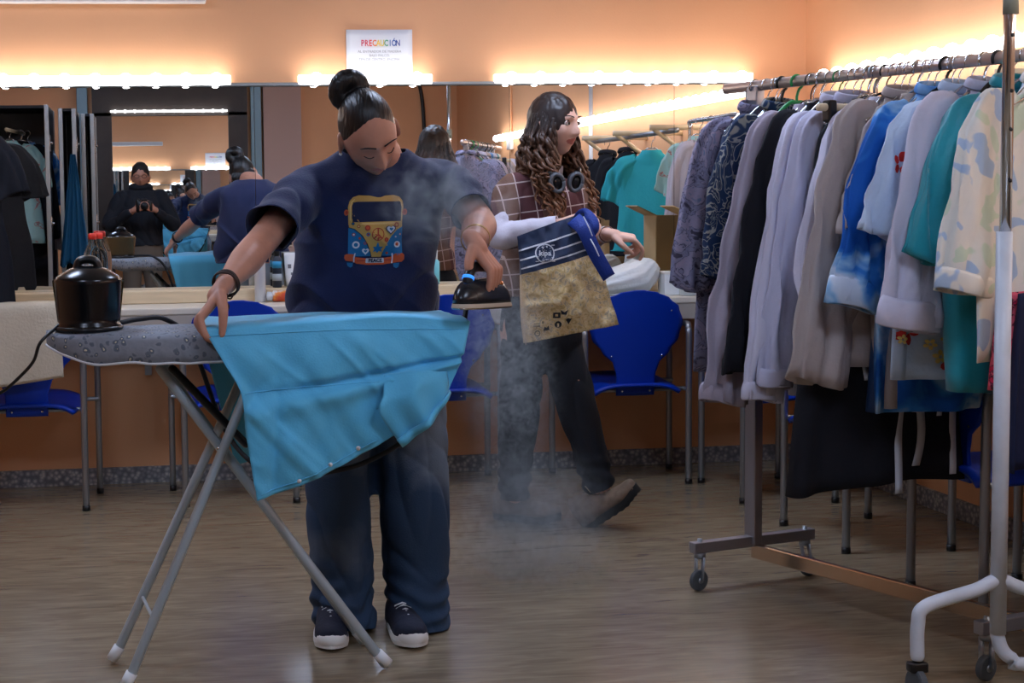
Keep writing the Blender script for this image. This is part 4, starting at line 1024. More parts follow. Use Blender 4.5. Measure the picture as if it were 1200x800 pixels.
# van print
def vx(p): return ((p[0]-365)/8.0/414, -(p[1]-400)/8.0/414)
O = W(390+365/8, 220+400/8, -2.42)
c_y = mat('print_mustard',(205,160,85),.8); c_b = mat('print_blue',(28,110,160),.8); c_o = mat('print_orange',(205,88,45),.8); c_w = mat('print_white',(215,215,220),.8); c_n = mat('print_navy',(18,26,60),.8); c_r = mat('print_red',(170,60,45),.8); c_t = mat('print_tan',(225,190,120),.8)
def rrect(x0,y0,x1,y1,r,n=6):
    o = []
    for cx, cy, a0 in ((x1-r,y0+r,-90),(x1-r,y1-r,0),(x0+r,y1-r,90),(x0+r,y0+r,180)):
        for k in range(n+1): a = math.radians(a0+90*k/n); o.append((cx+r*math.cos(a), cy+r*math.sin(a)))
    return o
PL = []
def A(m, pts): PL.append((m, [vx(p) for p in pts]))
A(c_y, [(112,340),(108,260),(104,180),(118,125),(150,88),(200,72),(300,76),(368,92),(400,92),(440,78),(520,72),(575,88),(608,125),(618,180),(612,260),(608,340),(600,350),(118,350)])
A(c_n, rrect(140,130,600,318,48)); A(c_n, [(150,135),(590,130),(596,312),(146,316)])
A(c_t, [(120,180),(132,132),(165,104),(168,112),(140,140),(130,190),(134,300),(122,300)]); A(c_t, [(598,180),(588,140),(560,108),(566,102),(600,135),(608,185),(604,300),(596,300)])
A(c_y, [(118,318),(606,310),(610,360),(560,420),(480,520),(430,600),(420,640),(330,640),(320,600),(290,520),(240,440),(170,380),(116,362)])
A(c_t, [(230,326),(520,318),(560,330),(500,338),(300,340),(210,336)])
A(c_b, [(112,368),(160,385),(215,425),(258,480),(290,545),(318,612),(318,632),(180,632),(112,620)])
A(c_b, [(612,362),(560,390),(505,455),(465,520),(435,590),(428,630),(560,632),(614,620)])
A(c_o, [(82,620),(100,610),(160,612),(180,640),(280,652),(450,650),(520,640),(545,612),(615,608),(632,625),(630,665),(610,688),(560,692),(520,700),(430,712),(280,712),(190,700),(160,680),(95,672),(80,650)])
A(c_r, [(190,668),(520,664),(520,676),(190,680)])
A(c_w, rrect(275,652,446,696,8)); 
A(c_b, [(105,690),(160,692),(155,725),(135,736),(110,720)]); A(c_b, [(530,700),(588,698),(580,735),(560,748),(535,735)])
A(c_w, [(170,604),(180,602),(172,650),(172,688),(160,688),(160,640)]); A(c_w, [(516,610),(526,608),(528,650),(524,700),(512,700),(518,655)])
A(c_o, circ(90,228,20,ry=28)); A(c_o, circ(630,228,24,ry=30)); A(c_r, circ(93,228,9,ry=14)); A(c_r, circ(628,228,12,ry=16))
A(c_r, circ(380,430,60)); A(c_y, circ(380,430,52)); A(c_r, [(373,378),(387,378),(387,482),(373,482)]); A(c_r, [(376,424),(384,436),(345,475),(336,465)]); A(c_r, [(384,424),(376,436),(415,475),(424,465)])
A(c_b, [(380,500),(398,545),(432,545),(412,568),(425,595),(395,585),(380,605),(362,585),(338,595),(350,568),(335,545),(366,545)])
for x, y, r, m1, m2 in ((280,370,26,c_r,c_o),(288,430,18,c_b,c_r),(460,480,20,c_r,c_o),(555,345,22,c_r,c_y),(200,355,15,c_r,c_t),(150,330,14,c_n,c_b),(180,525,34,c_w,c_b),(565,525,30,c_w,c_o),(158,430,16,c_r,c_w),(212,465,11,c_r,c_o),(262,510,14,c_r,c_b),(590,432,10,c_o,c_w),(548,455,8,c_w,c_o),(470,605,12,c_r,c_o)):
    A(m1, circ(x,y,r)); A(m2, circ(x,y,r*.55))
def heart(cx, cy, r):
    return [(cx+r*.062*16*math.sin(t)**3, cy-r*.062*(13*math.cos(t)-5*math.cos(2*t)-2*math.cos(3*t)-math.cos(4*t))) for t in [2*PI*k/20 for k in range(20)]]
A(c_n, heart(500,388,48)); A(c_w, heart(500,386,38)); A(c_b, heart(505,384,18)); A(c_w, heart(268,585,34)); A(c_b, heart(268,584,15))
vanp = decal('van_print', PL, O, (1,0,0), (0,0,1), tb, p1, dirn=(0,1,0), off=.002)
tm = BM()
t_ = textmesh('PEACE', .0135, .0006)
for v in t_.verts:
    q = O+Vector((v.co.x-.0008, 0, v.co.y+vx((0,674))[1])); hit = tb.ray_cast(q-Vector((0,.6,0)), Vector((0,1,0))); v.co = (hit[0] if hit[0] is not None else q)-Vector((0,.009,0))
obj('plate_lettering', t_, c_n, p1, smooth=False)
# jeans
jm = bpy.data.materials.new('faded_denim'); jm.use_nodes = True; N = jm.node_tree.nodes; Lk = jm.node_tree.links; bs = N['Principled BSDF']
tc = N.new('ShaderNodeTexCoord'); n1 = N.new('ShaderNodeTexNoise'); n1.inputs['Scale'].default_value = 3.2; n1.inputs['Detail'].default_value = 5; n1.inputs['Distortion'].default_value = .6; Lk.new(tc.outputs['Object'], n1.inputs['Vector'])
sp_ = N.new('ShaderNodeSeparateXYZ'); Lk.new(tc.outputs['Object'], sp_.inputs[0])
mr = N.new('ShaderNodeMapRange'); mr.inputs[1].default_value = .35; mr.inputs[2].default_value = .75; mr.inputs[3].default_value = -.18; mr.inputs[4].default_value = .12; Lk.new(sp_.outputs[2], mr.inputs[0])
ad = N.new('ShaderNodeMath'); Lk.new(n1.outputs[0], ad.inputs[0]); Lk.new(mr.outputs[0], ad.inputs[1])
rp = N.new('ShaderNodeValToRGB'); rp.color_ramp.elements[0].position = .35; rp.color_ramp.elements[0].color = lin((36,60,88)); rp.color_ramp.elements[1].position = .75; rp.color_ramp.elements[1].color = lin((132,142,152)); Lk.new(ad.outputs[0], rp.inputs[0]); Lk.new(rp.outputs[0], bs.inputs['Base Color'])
bs.inputs['Roughness'].default_value = .9; n2 = N.new('ShaderNodeTexNoise'); n2.inputs['Scale'].default_value = 260; Lk.new(tc.outputs['Object'], n2.inputs['Vector']); bp = N.new('ShaderNodeBump'); bp.inputs['Strength'].default_value = .3; bp.inputs['Distance'].default_value = .004; Lk.new(n2.outputs[0], bp.inputs['Height']); Lk.new(bp.outputs[0], bs.inputs['Normal'])
b = BM()
z_ = lambda py: W(435,py,-2.4).z
hloft(b, resec([(cxs,-2.31,z_(480),.17,.11),(cxs,-2.31,z_(450),.207,.13),(cxs,-2.30,z_(425),.2,.135),(cxs,-2.295,z_(400),.18,.13),(cxs,-2.30,z_(365),.155,.12)],4)[::1], seg=40)
for cl_, cr, yk, sgn in (((348,437),(358,434),-2.38,-1),((438,527),(446,521),-2.385,1)):
    S = []
    for py, l, r, yc, ry in ((445,cl_[0]-(2 if sgn<0 else -2),cl_[1]+(4 if sgn<0 else 0),-2.31,.12),(520,cl_[0],cl_[1]-1,-2.34,.118),(600,cl_[0]+4*(sgn<0)+2*(sgn>0),cl_[1]-3,yk,.115),(660,cr[0]-2,cr[1]+2,yk-.01,.112),(705,cr[0],cr[1],yk-.025,.118),(722,cr[0]+2,cr[1]+1,yk-.03,.122),(738,cr[0]+3,cr[1],yk-.03,.122)):
        a, c_ = X(l,-2.4), X(r,-2.4); S.append(((a+c_)/2, yc, z_(py), (c_-a)/2, ry))
    hloft(b, resec(S,5), seg=36)
b = fuse(b, .0055, 4)
def jf(q):
    f = .010*ns(q,(8,8,2.5),11)-.012*crease(q,(8,5,2.2),4)*.7
    lo = sst(.26,.06,q.z); f += lo*(.0055*math.sin(q.z*105+9*ns(q,(7,7,3),3)))
    f -= .008*crease(q+Vector((q.z*.5,0,0)),(7,7,5),14)
    return f
folds(b, jf)
for px in (396,482): 
    c0 = Vector((X(px,-2.42),-2.4,z_(730 if px<440 else 736))); cut(b, c0, (0,-.12,-1), .2)
cut(b, (cxs,-2.3,z_(380)), (0,0,1), None)
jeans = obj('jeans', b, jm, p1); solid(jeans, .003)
# trouser side seam piping
jb = bvh_obj(jeans)
for px, hd in ((388,-.08),(477,.05)):
    fp = FL(px, 745 if px < 440 else 752); yy = -2.44 if px < 440 else -2.46
    shoe(frameM((fp.x, yy, 0.002), (hd, -1, 0)), p1, 'sneaker')
# bracelets
brn = mat('dark_leather_cord',(48,28,20),.6); gold = mat('gold_chain',(200,165,110),.3,.8)
def ring(parent, c, ax, r, rr, m, name='bracelet', wob=.002, n=1, sx_=1.15):
    c = Vector(c); ax = Vector(ax).normalized(); b = BM(); u = ax.orthogonal().normalized(); v = ax.cross(u)
    for j in range(n):
        pts = [c+ax*(j*.006+wob*math.sin(3*a+j))+u*r*math.cos(a)+v*r*math.sin(a) for a in [2*PI*k/28 for k in range(29)]]
        tube(b, pts, rr, seg=8, cap='flat')
    return b, name
bw = elL.lerp(wrL,.86); b, _ = ring(p1, bw, wrL-elL, .034, .0028, brn, n=3)
tube(b, catmull([W(266,345,-2.885),W(262,352,-2.89),W(268,358,-2.89),W(266,366,-2.89)],4), .0024, seg=6); tube(b, catmull([W(264,348,-2.885),W(270,350,-2.892),W(273,346,-2.892)],4), .0022, seg=6); ell(b, W(264,349,-2.888), (.006,.005,.006), seg=10)
obj('bracelet', b, brn, p1)
bw = elR.lerp(wrR,.80); b, _ = ring(p1, bw, wrR-elR, .037, .0013, gold, n=3, wob=.003); obj('bracelet', b, gold, p1)
# ------------------------------------------------------------------ the iron
ic = icp; nd = Vector((-.62,-.78,0)).normalized(); M = Matrix.Translation(ic) @ Matrix((nd, Vector((-nd.y,nd.x,0)), Vector((0,0,1)))).transposed().to_4x4() @ Matrix.Rotation(-.03,4,'Y')
iron = thing('steam_iron', 'black steam iron with copper window held in the hand, puffing steam', 'iron', (0,0,0))
def iout(t): return .058*math.sqrt(max(0,1-max(0,(t-.25)/.75)**1.9))*math.sqrt(max(0,1-max(0,(.12-t)/.12)**2))
def islice(z0, z1, k0, k1, m, name, x0=-.105, x1=.115, n=24, rows=6, dome=0):
    b = BM(); R_ = []
    for j in range(rows+1):
        f = j/rows; z = z0+(z1-z0)*(math.sin(f*PI/2) if dome else f); k = k0+(k1-k0)*(f if not dome else 1-math.cos(f*PI/2)); ring = []
        ts = [.5-.5*math.cos(PI*i/n) for i in range(n+1)]; 
        pts = [(x0+(x1-x0)*t, iout(t)) for t in ts]+[(x0+(x1-x0)*t, -iout(t)) for t in ts[::-1][1:-1]]
        cx = x0+.45*(x1-x0)
        R_.append([b.verts.new(M @ Vector((cx+(x-cx)*k, y*k, z))) for x, y in pts])
    for a, c_ in zip(R_, R_[1:]):
        for i in range(len(a)): b.faces.new((a[i],a[(i+1)%len(a)],c_[(i+1)%len(a)],c_[i]))
    b.faces.new(R_[0][::-1]); b.faces.new(R_[-1]); return obj(name, b, m, iron)
islice(0,.004,.97,1,mat('soleplate_steel',(190,185,178),.2,1),'soleplate'); islice(.004,.014,1.0,.97,mat('beige_heat_guard',(185,170,150),.4),'heat_guard')
ib_m = mat('iron_black',(28,30,36),.25)
islice(.014,.075,.96,.35,ib_m,'body',dome=1)
b = BM(); tube(b, [M @ Vector(p) for p in catmull([(-.095,0,.025),(-.1,0,.06),(-.085,0,.095),(-.03,0,.105),(.03,0,.102),(.055,0,.08),(.06,0,.05)],5)], .0145, seg=16, r2=.013); obj('handle', b, blackp, iron)
b = BM(); tube(b, [M @ Vector((.054,0,.081)), M @ Vector((.0575,0,.074))], .0152, seg=18, cap='flat'); obj('light_ring', b, mat('blue_led',(60,150,240),.3,emit=(50,140,255),estr=.7), iron)
b = BM(); vs = ell(b, (0,0,0), (.035,.045,.014), seg=24); bmesh.ops.transform(b, matrix=M @ Matrix.Translation((-.052,0,.062)), verts=vs); obj('copper_window', b, mat('copper_tint',(215,130,70),.15,.6), iron)
# ================================================================== turquoise shirt being ironed
def curve_at(P, t):
    P = catmull(P, 8); L_ = [0]
    for a, c_ in zip(P, P[1:]): L_.append(L_[-1]+(c_-a).length)
    s = t*L_[-1]
    for i in range(len(P)-1):
        if L_[i+1] >= s: 
            f = (s-L_[i])/max(1e-9, L_[i+1]-L_[i]); return P[i].lerp(P[i+1], f)
    return P[-1]
def coons(T, B_, L_, R_, nu, nv, dispf=None):
    G_ = []
    for j in range(nv+1):
        v = j/nv; row = []
        for i in range(nu+1):
            u = i/nu
            p = (1-v)*curve_at(T,u)+v*curve_at(B_,u)+(1-u)*curve_at(L_,v)+u*curve_at(R_,v)-((1-u)*(1-v)*T[0]+u*(1-v)*T[-1]+(1-u)*v*B_[0]+u*v*B_[-1])
            if dispf: p = p+dispf(p,u,v)
            row.append(p)
        G_.append(row)
    return G_
turq = mat('turquoise_poplin', (92,190,232), .7, noise_amt=.05, nscale=4, bump=.12, bscale=180, sheen=.2)
YS = -2.935
T = [W(238,385,-2.92), W(300,382,YS+.01), W(390,375,YS+.01), W(470,371,YS+.01), W(551,377,YS+.01)]
B_ = [W(301,586,YS-.01), W(345,571,YS-.005), W(388,552,YS), W(425,532,YS), W(455,514,YS), W(475,500,YS), W(521,462,YS)]
L_ = [T[0], W(262,424,YS-.01), W(282,460,YS-.012), W(288,510,YS-.012), B_[0]]
R_ = [T[-1], W(540,418,YS), B_[-1]]
def dsp(p, u, v):
    q = Vector((p.x,0,p.z)); a = math.sin(min(1,v*3)*PI/2)*(1 if v < .97 else .8)
    y = .016*ns(q,(6,1,3.2),2)+.010*ns(q+Vector((q.z*.6,0,0)),(15,1,4),6)
    y += .016*crease(q+Vector((q.z*.75,0,0)),(5,1,1.6),9)-.014*crease(q-Vector((q.z*.3,0,0)),(6.5,1,1.8),13)
    y -= .018*g1(v-.42-.05*u, .035)*sst(.05,.3,u)         # pleat below the yoke seam
    y += .010*g1(v-.52, .06)+.006*ns(q+Vector((-q.z*.5,0,0)),(26,1,7),16)+.007*crease(q+Vector((q.z*.9,0,0)),(14,1,4),21)*sst(.0,.2,v)
    return Vector((0, -.012*a-y*a*1.15, 0))
Gf = coons(T, B_, L_, R_, 84, 70, dsp)
nu = 84; b = BM(); rows = []
# back panel (hangs behind the board), board top, front panel
for j in range(9):
    f = j/8; rows.append([b.verts.new(W(276+ (i/nu)*236, 545-60*(i/nu)-(0),-2.5).lerp(Vector((curve_at(T,i/nu).x+.0, -2.49, ZB+.012)), f)+Vector((0,.006*math.sin(i*.5)*(1-f),0))) for i in range(nu+1)])
for j in range(1, 8):
    f = j/8; row = []
    for i in range(nu+1):
        p = Vector((curve_at(T,i/nu).x, -2.49, ZB+.014)).lerp(curve_at(T,i/nu), f); p.z = max(p.z, ZB+.013)+.006*ns((p.x,p.y,0),(10,8,1))+.006; row.append(b.verts.new(p))
    rows.append(row)
for r in Gf: rows.append([b.verts.new(p) for p in r])
for a, c_ in zip(rows, rows[1:]):
    for i in range(nu): b.faces.new((a[i],c_[i],c_[i+1],a[i+1]))
bs_ = thing('shirt', 'turquoise short-sleeved shirt draped over the ironing board', 'shirt', (0,0,0))
bod = obj('body', b, turq, bs_); solid(bod, .0016)
sb = bvh_obj(bod)
# short sleeve hanging over the front
o = Vector((0,-.016,0))
T2 = [W(449,438,YS)+o*.3, W(485,432,YS)+o*2, W(522,434,YS)+o*.6]; B2 = [W(468,520,YS)+o, W(497,492,YS)+o*2.2, W(524,458,YS)+o]
L2 = [T2[0], W(446,460,YS)+o*2.2, W(441,480,YS)+o*2.4, B2[0]]; R2 = [T2[-1], W(524,446,YS)+o, B2[-1]]
G2 = coons(T2,B2,L2,R2,30,30, lambda p,u,v: Vector((0,-.022*math.sin(u*PI)*(.35+.65*v)-.010*math.sin(u*15+1)*v-.012*crease(p,(9,1,4),3),0)))
b = BM(); R__ = [[b.verts.new(p) for p in r] for r in G2]
for a, c_ in zip(R__, R__[1:]):
    for i in range(30): b.faces.new((a[i],c_[i],c_[i+1],a[i+1]))
sl = obj('sleeve', b, turq, bs_); solid(sl, .002)
b = BM(); pr = None                                        # turned hem of the sleeve
for i in range(31):
    p = G2[30][i]; q = G2[27][i]; cur = [b.verts.new(p+Vector((.004,-.004,-.003))), b.verts.new(q+Vector((0,-.005,0)))]
    if pr: b.faces.new((pr[0],pr[1],cur[1],cur[0]))
    pr = cur
hm = obj('hem', b, turq, sl); solid(hm, .003)
b = BM()
for c0, c1 in (((441,480),(472,516)),):
    pts = [W(c0[0]+(c1[0]-c0[0])*f+6*math.sin(f*PI), c0[1]+(c1[1]-c0[1])*f-14*math.sin(f*PI), YS-.028+.02*f) for f in [k/10 for k in range(11)]]
    pr = None
    for p in pts:
        cur = [b.verts.new(p), b.verts.new(p+Vector((.028,.022,.004)))]
        if pr: b.faces.new((pr[0],pr[1],cur[1],cur[0]))
        pr = cur
fo = obj('sleeve_fold', b, turq, sl); solid(fo, .002)
def snap(c):
    b = BM(); tube(b, [c, c-Vector((0,.003,0))], .0055, seg=14, cap='flat'); tube(b, [c-Vector((0,.003,0)), c-Vector((0,.0042,0))], .003, seg=10, cap='flat'); return obj('snap_button', b, whitep, bs_)
for px, py in ((350,562),(387,544),(420,525)):
    q = W(px,py,YS-.0); h_ = sb.ray_cast(q-Vector((0,.3,0)), Vector((0,1,0))); snap((h_[0] if h_[0] is not None else q))
def seam(pts, r=.0016):
    P = []
    for px, py in pts:
        q = W(px,py,YS); h_ = sb.ray_cast(q-Vector((0,.3,0)), Vector((0,1,0))); P.append((h_[0] if h_[0] is not None else q)-Vector((0,.0012,0)))
    b = BM(); tube(b, P, r, seg=6); return b
def ln(a, c_, n=24): return [(a[0]+(c_[0]-a[0])*k/n, a[1]+(c_[1]-a[1])*k/n) for k in range(n+1)]
obj('seam', seam(ln((246,394),(400,386))+ln((402,386),(545,385))[1:]), turq, bs_)
obj('seam', seam(ln((287,460),(360,452))+ln((362,452),(443,446))[1:]), turq, bs_)
obj('seam', seam(ln((306,578),(350,562))+ln((352,561),(392,543))[1:]+ln((394,542),(440,515))[1:]), turq, bs_)
# ------------------------------------------------------------------ the person with the shopping bag
p2 = thing('person', 'person with long curly hair and brown plaid shirt walking with a shopping bag', 'person', (0,0,0))
Y2 = -1.12
H2 = Matrix.Translation(W(650,147,-1.16)) @ Matrix.Rotation(.66,4,'Z') @ Matrix.Rotation(-.02,4,'X')
w2 = lambda px, py, Y=Y2: W(px, py, Y)
b = BM(); add_head(b, H2, nose=.0195)
limb(b, [w2(640,218), w2(641,200,-1.13), H2 @ Vector((0,.02,-.07))], [.06,.05,.048])
hloft(b, resec([(w2(632,420).x,Y2,w2(632,420).z,.12,.10),(w2(632,390).x,Y2,w2(632,390).z,.15,.115),(w2(635,345).x,Y2,w2(635,345).z,.135,.10),(w2(638,300).x,Y2,w2(638,300).z,.12,.09),(w2(640,250).x,Y2,w2(640,250).z,.14,.10),(w2(640,222).x,Y2,w2(640,222).z,.13,.075),(w2(640,208).x,Y2,w2(640,208).z,.07,.05)][::1],4), seg=32)
s1, e1, h1 = w2(598,220,-1.15), w2(585,277,-1.24), w2(662,262,-1.36)
s2, e2, h2 = w2(682,222,-1.08), w2(684,278,-1.12), w2(716,274,-1.36)
limb(b, [s1+Vector((.06,0,.0)), s1, s1.lerp(e1,.5), e1, e1.lerp(h1,.4), e1.lerp(h1,.9)], [.04,.045,.042,.038,.036,.024])
limb(b, [s2+Vector((-.06,0,.0)), s2, s2.lerp(e2,.5), e2, e2.lerp(h2,.4), e2.lerp(h2,.92)], [.04,.045,.042,.036,.034,.022])
hand(b, h1, (.85,-.25,.15), (.1,-.9,-.5), 1, curl=(.75,.9,.5), thumb=(.5,.4,.5), sc_=.92)
hand(b, h2, (.92,-.2,-.22), (-.1,.25,-.95), -1, curl=((.6,.7,.4),(.95,1.1,.5),(1.1,1.2,.5),(1.2,1.2,.5)), thumb=(.4,.5,.5), spread=.1, sc_=.92)
for hp, kp, ap, rr in (((615,400,Y2-.02),(608,490,-1.15),(604,578,-1.13),1),((655,398,Y2+.0),(680,485,-1.2),(704,572,-1.25),1)):
    limb(b, [w2(*hp), w2(*kp), w2(*ap)], [.08,.052,.038])
b = fuse(b, .0032, 3)
body2 = obj('body', b, [skin2, lip], p2); color_lips(body2, H2)
for s in (-1,1):
    brow(p2, H2, s, mat('brown_brow',(60,42,35),.7), .0235)
    b = BM(); ell(b, H2 @ Vector((s*.031,-.0765,.002)), (.0100,.0100,.0100), seg=20); ey = obj('eye', b, mat('eye_white',(225,220,215),.2), p2)
    b = BM(); vs = ell(b, (0,0,0), (.0066,.002,.0066), seg=14); Mx = H2 @ Matrix.Translation((s*.031+.0035,-.0858,.002)); bmesh.ops.transform(b, matrix=Mx, verts=vs); obj('iris', b, mat('dark_iris',(50,35,28),.15), ey)
    b = BM(); tube(b, [H2 @ Vector((s*.031+.014*math.cos(a), -.0885+.0045*abs(math.cos(a)), .001+.0075*math.sin(a))) for a in [PI*k/8 for k in range(9)]], .0016, seg=6); obj('upper_eyelid', b, mat('eyelid_skin',(150,105,90),.6), p2)
# undershirt: turtleneck and pale sleeves
und = mat('pale_lilac_knit', (205,200,212), .9, noise_amt=.05, bump=.2, bscale=90)
b = BM(); limb(b, [w2(641,212), w2(641,202,-1.13), (w2(641,202,-1.13)).lerp(H2 @ Vector((0,.02,-.07)), .55)], [.066,.06,.056]); b = fuse(b, .004, 3)
cut(b, w2(641,196,-1.12).lerp(w2(641,192,-1.14),.5), (0,-.1,1), None); o = obj('turtleneck', b, und, p2); solid(o, .003)
b = BM(); limb(b, [s1.lerp(e1,.7), e1, e1.lerp(h1,.35), e1.lerp(h1,.95)], [.05,.05,.046,.034]); b = fuse(b, .005, 3); folds(b, lambda q: .0015*math.sin(q.x*90+q.z*40)+.003*ns(q,(25,25,25),3)); cut(b, e1.lerp(h1,.9), h1-e1, .1); o = obj('sleeve', b, und, p2); solid(o, .002)
b = BM(); limb(b, [s2.lerp(e2,.7), e2, e2.lerp(h2,.3), e2.lerp(h2,.7)], [.048,.046,.044,.038]); b = fuse(b, .005, 3); folds(b, lambda q: .004*ns(q,(30,30,30),3)); cut(b, e2.lerp(h2,.5), h2-e2, .1); o = obj('sleeve', b, und, p2); solid(o, .002)
# plaid overshirt
pm = bpy.data.materials.new('brown_plaid'); pm.use_nodes = True; N = pm.node_tree.nodes; Lk = pm.node_tree.links; bs = N['Principled BSDF']; bs.inputs['Roughness'].default_value = .85
tc = N.new('ShaderNodeTexCoord'); sx_n = N.new('ShaderNodeSeparateXYZ')
mp = N.new('ShaderNodeMapping'); mp.inputs['Rotation'].default_value = (0,.12,0); Lk.new(tc.outputs['Object'], mp.inputs[0]); Lk.new(mp.outputs[0], sx_n.inputs[0])
def line(sock, freq, wid):
    a = N.new('ShaderNodeMath'); a.operation = 'MULTIPLY'; a.inputs[1].default_value = freq; Lk.new(sock, a.inputs[0])
    f_ = N.new('ShaderNodeMath'); f_.operation = 'FRACT'; Lk.new(a.outputs[0], f_.inputs[0])
    l = N.new('ShaderNodeMath'); l.operation = 'LESS_THAN'; l.inputs[1].default_value = wid; Lk.new(f_.outputs[0], l.inputs[0]); return l.outputs[0]
mxm = N.new('ShaderNodeMath'); mxm.operation = 'MAXIMUM'; Lk.new(line(sx_n.outputs[0], 16, .07), mxm.inputs[0]); Lk.new(line(sx_n.outputs[2], 18, .08), mxm.inputs[1])
big = N.new('ShaderNodeMix'); big.data_type = 'RGBA'; big.inputs[6].default_value = lin((108,78,64)); big.inputs[7].default_value = lin((86,46,48)); Lk.new(line(sx_n.outputs[0], 6, .5), big.inputs[0])
m2 = N.new('ShaderNodeMix'); m2.data_type = 'RGBA'; m2.inputs[7].default_value = lin((190,170,165)); Lk.new(mxm.outputs[0], m2.inputs[0]); Lk.new(big.outputs[2], m2.inputs[6]); Lk.new(m2.outputs[2], bs.inputs['Base Color'])
b = BM()
def sec2(py, l, r, ry, Y=Y2): a, c_ = w2(l,py,Y), w2(r,py,Y); return ((a.x+c_.x)/2, Y, a.z, (c_.x-a.x)/2, ry)
hloft(b, resec([sec2(352,581,676,.13),sec2(330,582,674,.13),sec2(290,590,672,.12),sec2(255,592,688,.125),sec2(232,590,692,.11),sec2(218,594,690,.09),sec2(208,608,676,.07),sec2(200,622,662,.06)],4), seg=40, power=2.2)
limb(b, [s1+Vector((.06,0,.005)), s1+Vector((.005,0,0)), s1.lerp(e1,.5), e1.lerp(s1,.02), e1+(e1-s1)*.1], [.05,.056,.056,.056,.056])
limb(b, [s2+Vector((-.06,0,.005)), s2-Vector((.005,0,0)), s2.lerp(e2,.5), e2.lerp(s2,.02), e2+(e2-s2)*.1], [.05,.054,.054,.054,.054])
b = fuse(b, .0055, 5)
folds(b, lambda q: .007*ns(q,(10,10,5),3)-.010*crease(q,(7,7,3),6)+.004*ns(q,(25,25,12),9))
cut(b, e1.lerp(s1,.12), (e1-s1)+Vector((0,0,0)), .1); cut(b, e2.lerp(s2,.12), (e2-s2), .1); cut(b, w2(630,345), (0,0,-1), None); cut(b, w2(641,204), (0,-.35,1), .1)
o = obj('plaid_shirt', b, pm, p2); solid(o, .002)
# trousers
trm = mat('black_trousers', (24,30,40), .85, noise_amt=.25, nscale=5, bump=.2, bscale=100)
b = BM()
hloft(b, resec([sec2(430,596,668,.105),sec2(400,588,682,.125),sec2(370,586,680,.125),sec2(335,592,672,.11)][::1],4), seg=36)
for hp, kp, ap, r0, r1, r2_ in (((614,405,Y2-.02),(607,490,-1.15),(602,582,-1.13),.088,.078,.060),((656,405,Y2),(680,490,-1.2),(703,570,-1.245),.088,.074,.058)):
    limb(b, [w2(*hp), w2(*hp).lerp(w2(*kp),.5), w2(*kp), w2(*kp).lerp(w2(*ap),.5), w2(*ap)], [r0,(r0+r1)/2,r1,(r1+r2_)/2,r2_], seg=26)
b = fuse(b, .0055, 4)
folds(b, lambda q: .008*ns(q,(9,9,4),3)-.010*crease(q+Vector((q.z*.4,0,0)),(8,8,4),6)+sst(.35,.15,q.z)*.006*math.sin(q.z*110+5*ns(q,(8,8,3))))
cut(b, w2(602,584,-1.13), (0,0,-1), .14); cut(b, w2(703,573,-1.245), (.35,-.1,-1), .14); cut(b, w2(630,340), (0,0,1), None)
o = obj('trousers', b, trm, p2); solid(o, .002)
fp = FL(604,611); shoe(frameM((w2(600,600,-1.1).x, -1.09, .004), (.80,-.60,0)), p2, 'boot')
hb = w2(706,600,-1.25); f2 = Vector((.66,-.50,.62)); shoe(frameM(hb+Vector((.0,.0,-.035)), f2, (-.45,.05,.9)), p2, 'boot')
# bracelet on the far hand
for k_, (t_, c_) in enumerate(((.80,(200,200,205)),(.87,(120,90,80)))):
    b, _ = ring(p2, e2.lerp(h2,t_), h2-e2, .029, .0022, None, n=1); obj('bracelet', b, mat('bracelet_%d' % k_, c_, .4), p2)
# hair
hm_ = mat('brown_curly_hair', (52,34,26), .45, noise_amt=.0, bump=0)
nt = hm_.node_tree; N = nt.nodes; Lk = nt.links
tc = N.new('ShaderNodeTexCoord'); sp_ = N.new('ShaderNodeSeparateXYZ'); Lk.new(tc.outputs['Object'], sp_.inputs[0]); mr = N.new('ShaderNodeMapRange'); mr.inputs[1].default_value = 1.5; mr.inputs[2].default_value = 1.22; Lk.new(sp_.outputs[2], mr.inputs[0])
mx = N.new('ShaderNodeMix'); mx.data_type = 'RGBA'; mx.inputs[6].default_value = lin((38,28,26)); mx.inputs[7].default_value = lin((122,80,52)); Lk.new(mr.outputs[0], mx.inputs[0]); Lk.new(mx.outputs[2], N['Principled BSDF'].inputs['Base Color'])
b = BM(); M_ = H2 @ Matrix.Translation((0,.0115,.018)); vs = ell(b, (0,0,0), (.083,.101,.109), seg=40)
for v in vs: v.co = M_ @ v.co
vs = ell(b, (0,0,0), (.078,.05,.10), seg=30)
for v in vs: v.co = H2 @ (v.co+Vector((0,.075,-.08)))
b = fuse(b, .0045, 3); Mi = H2.inverted(); folds(b, lambda q: .004*ns(Mi @ q, (50,40,14), 3)+.002*ns(q,(90,90,50),1))
rnd = random.Random(5)
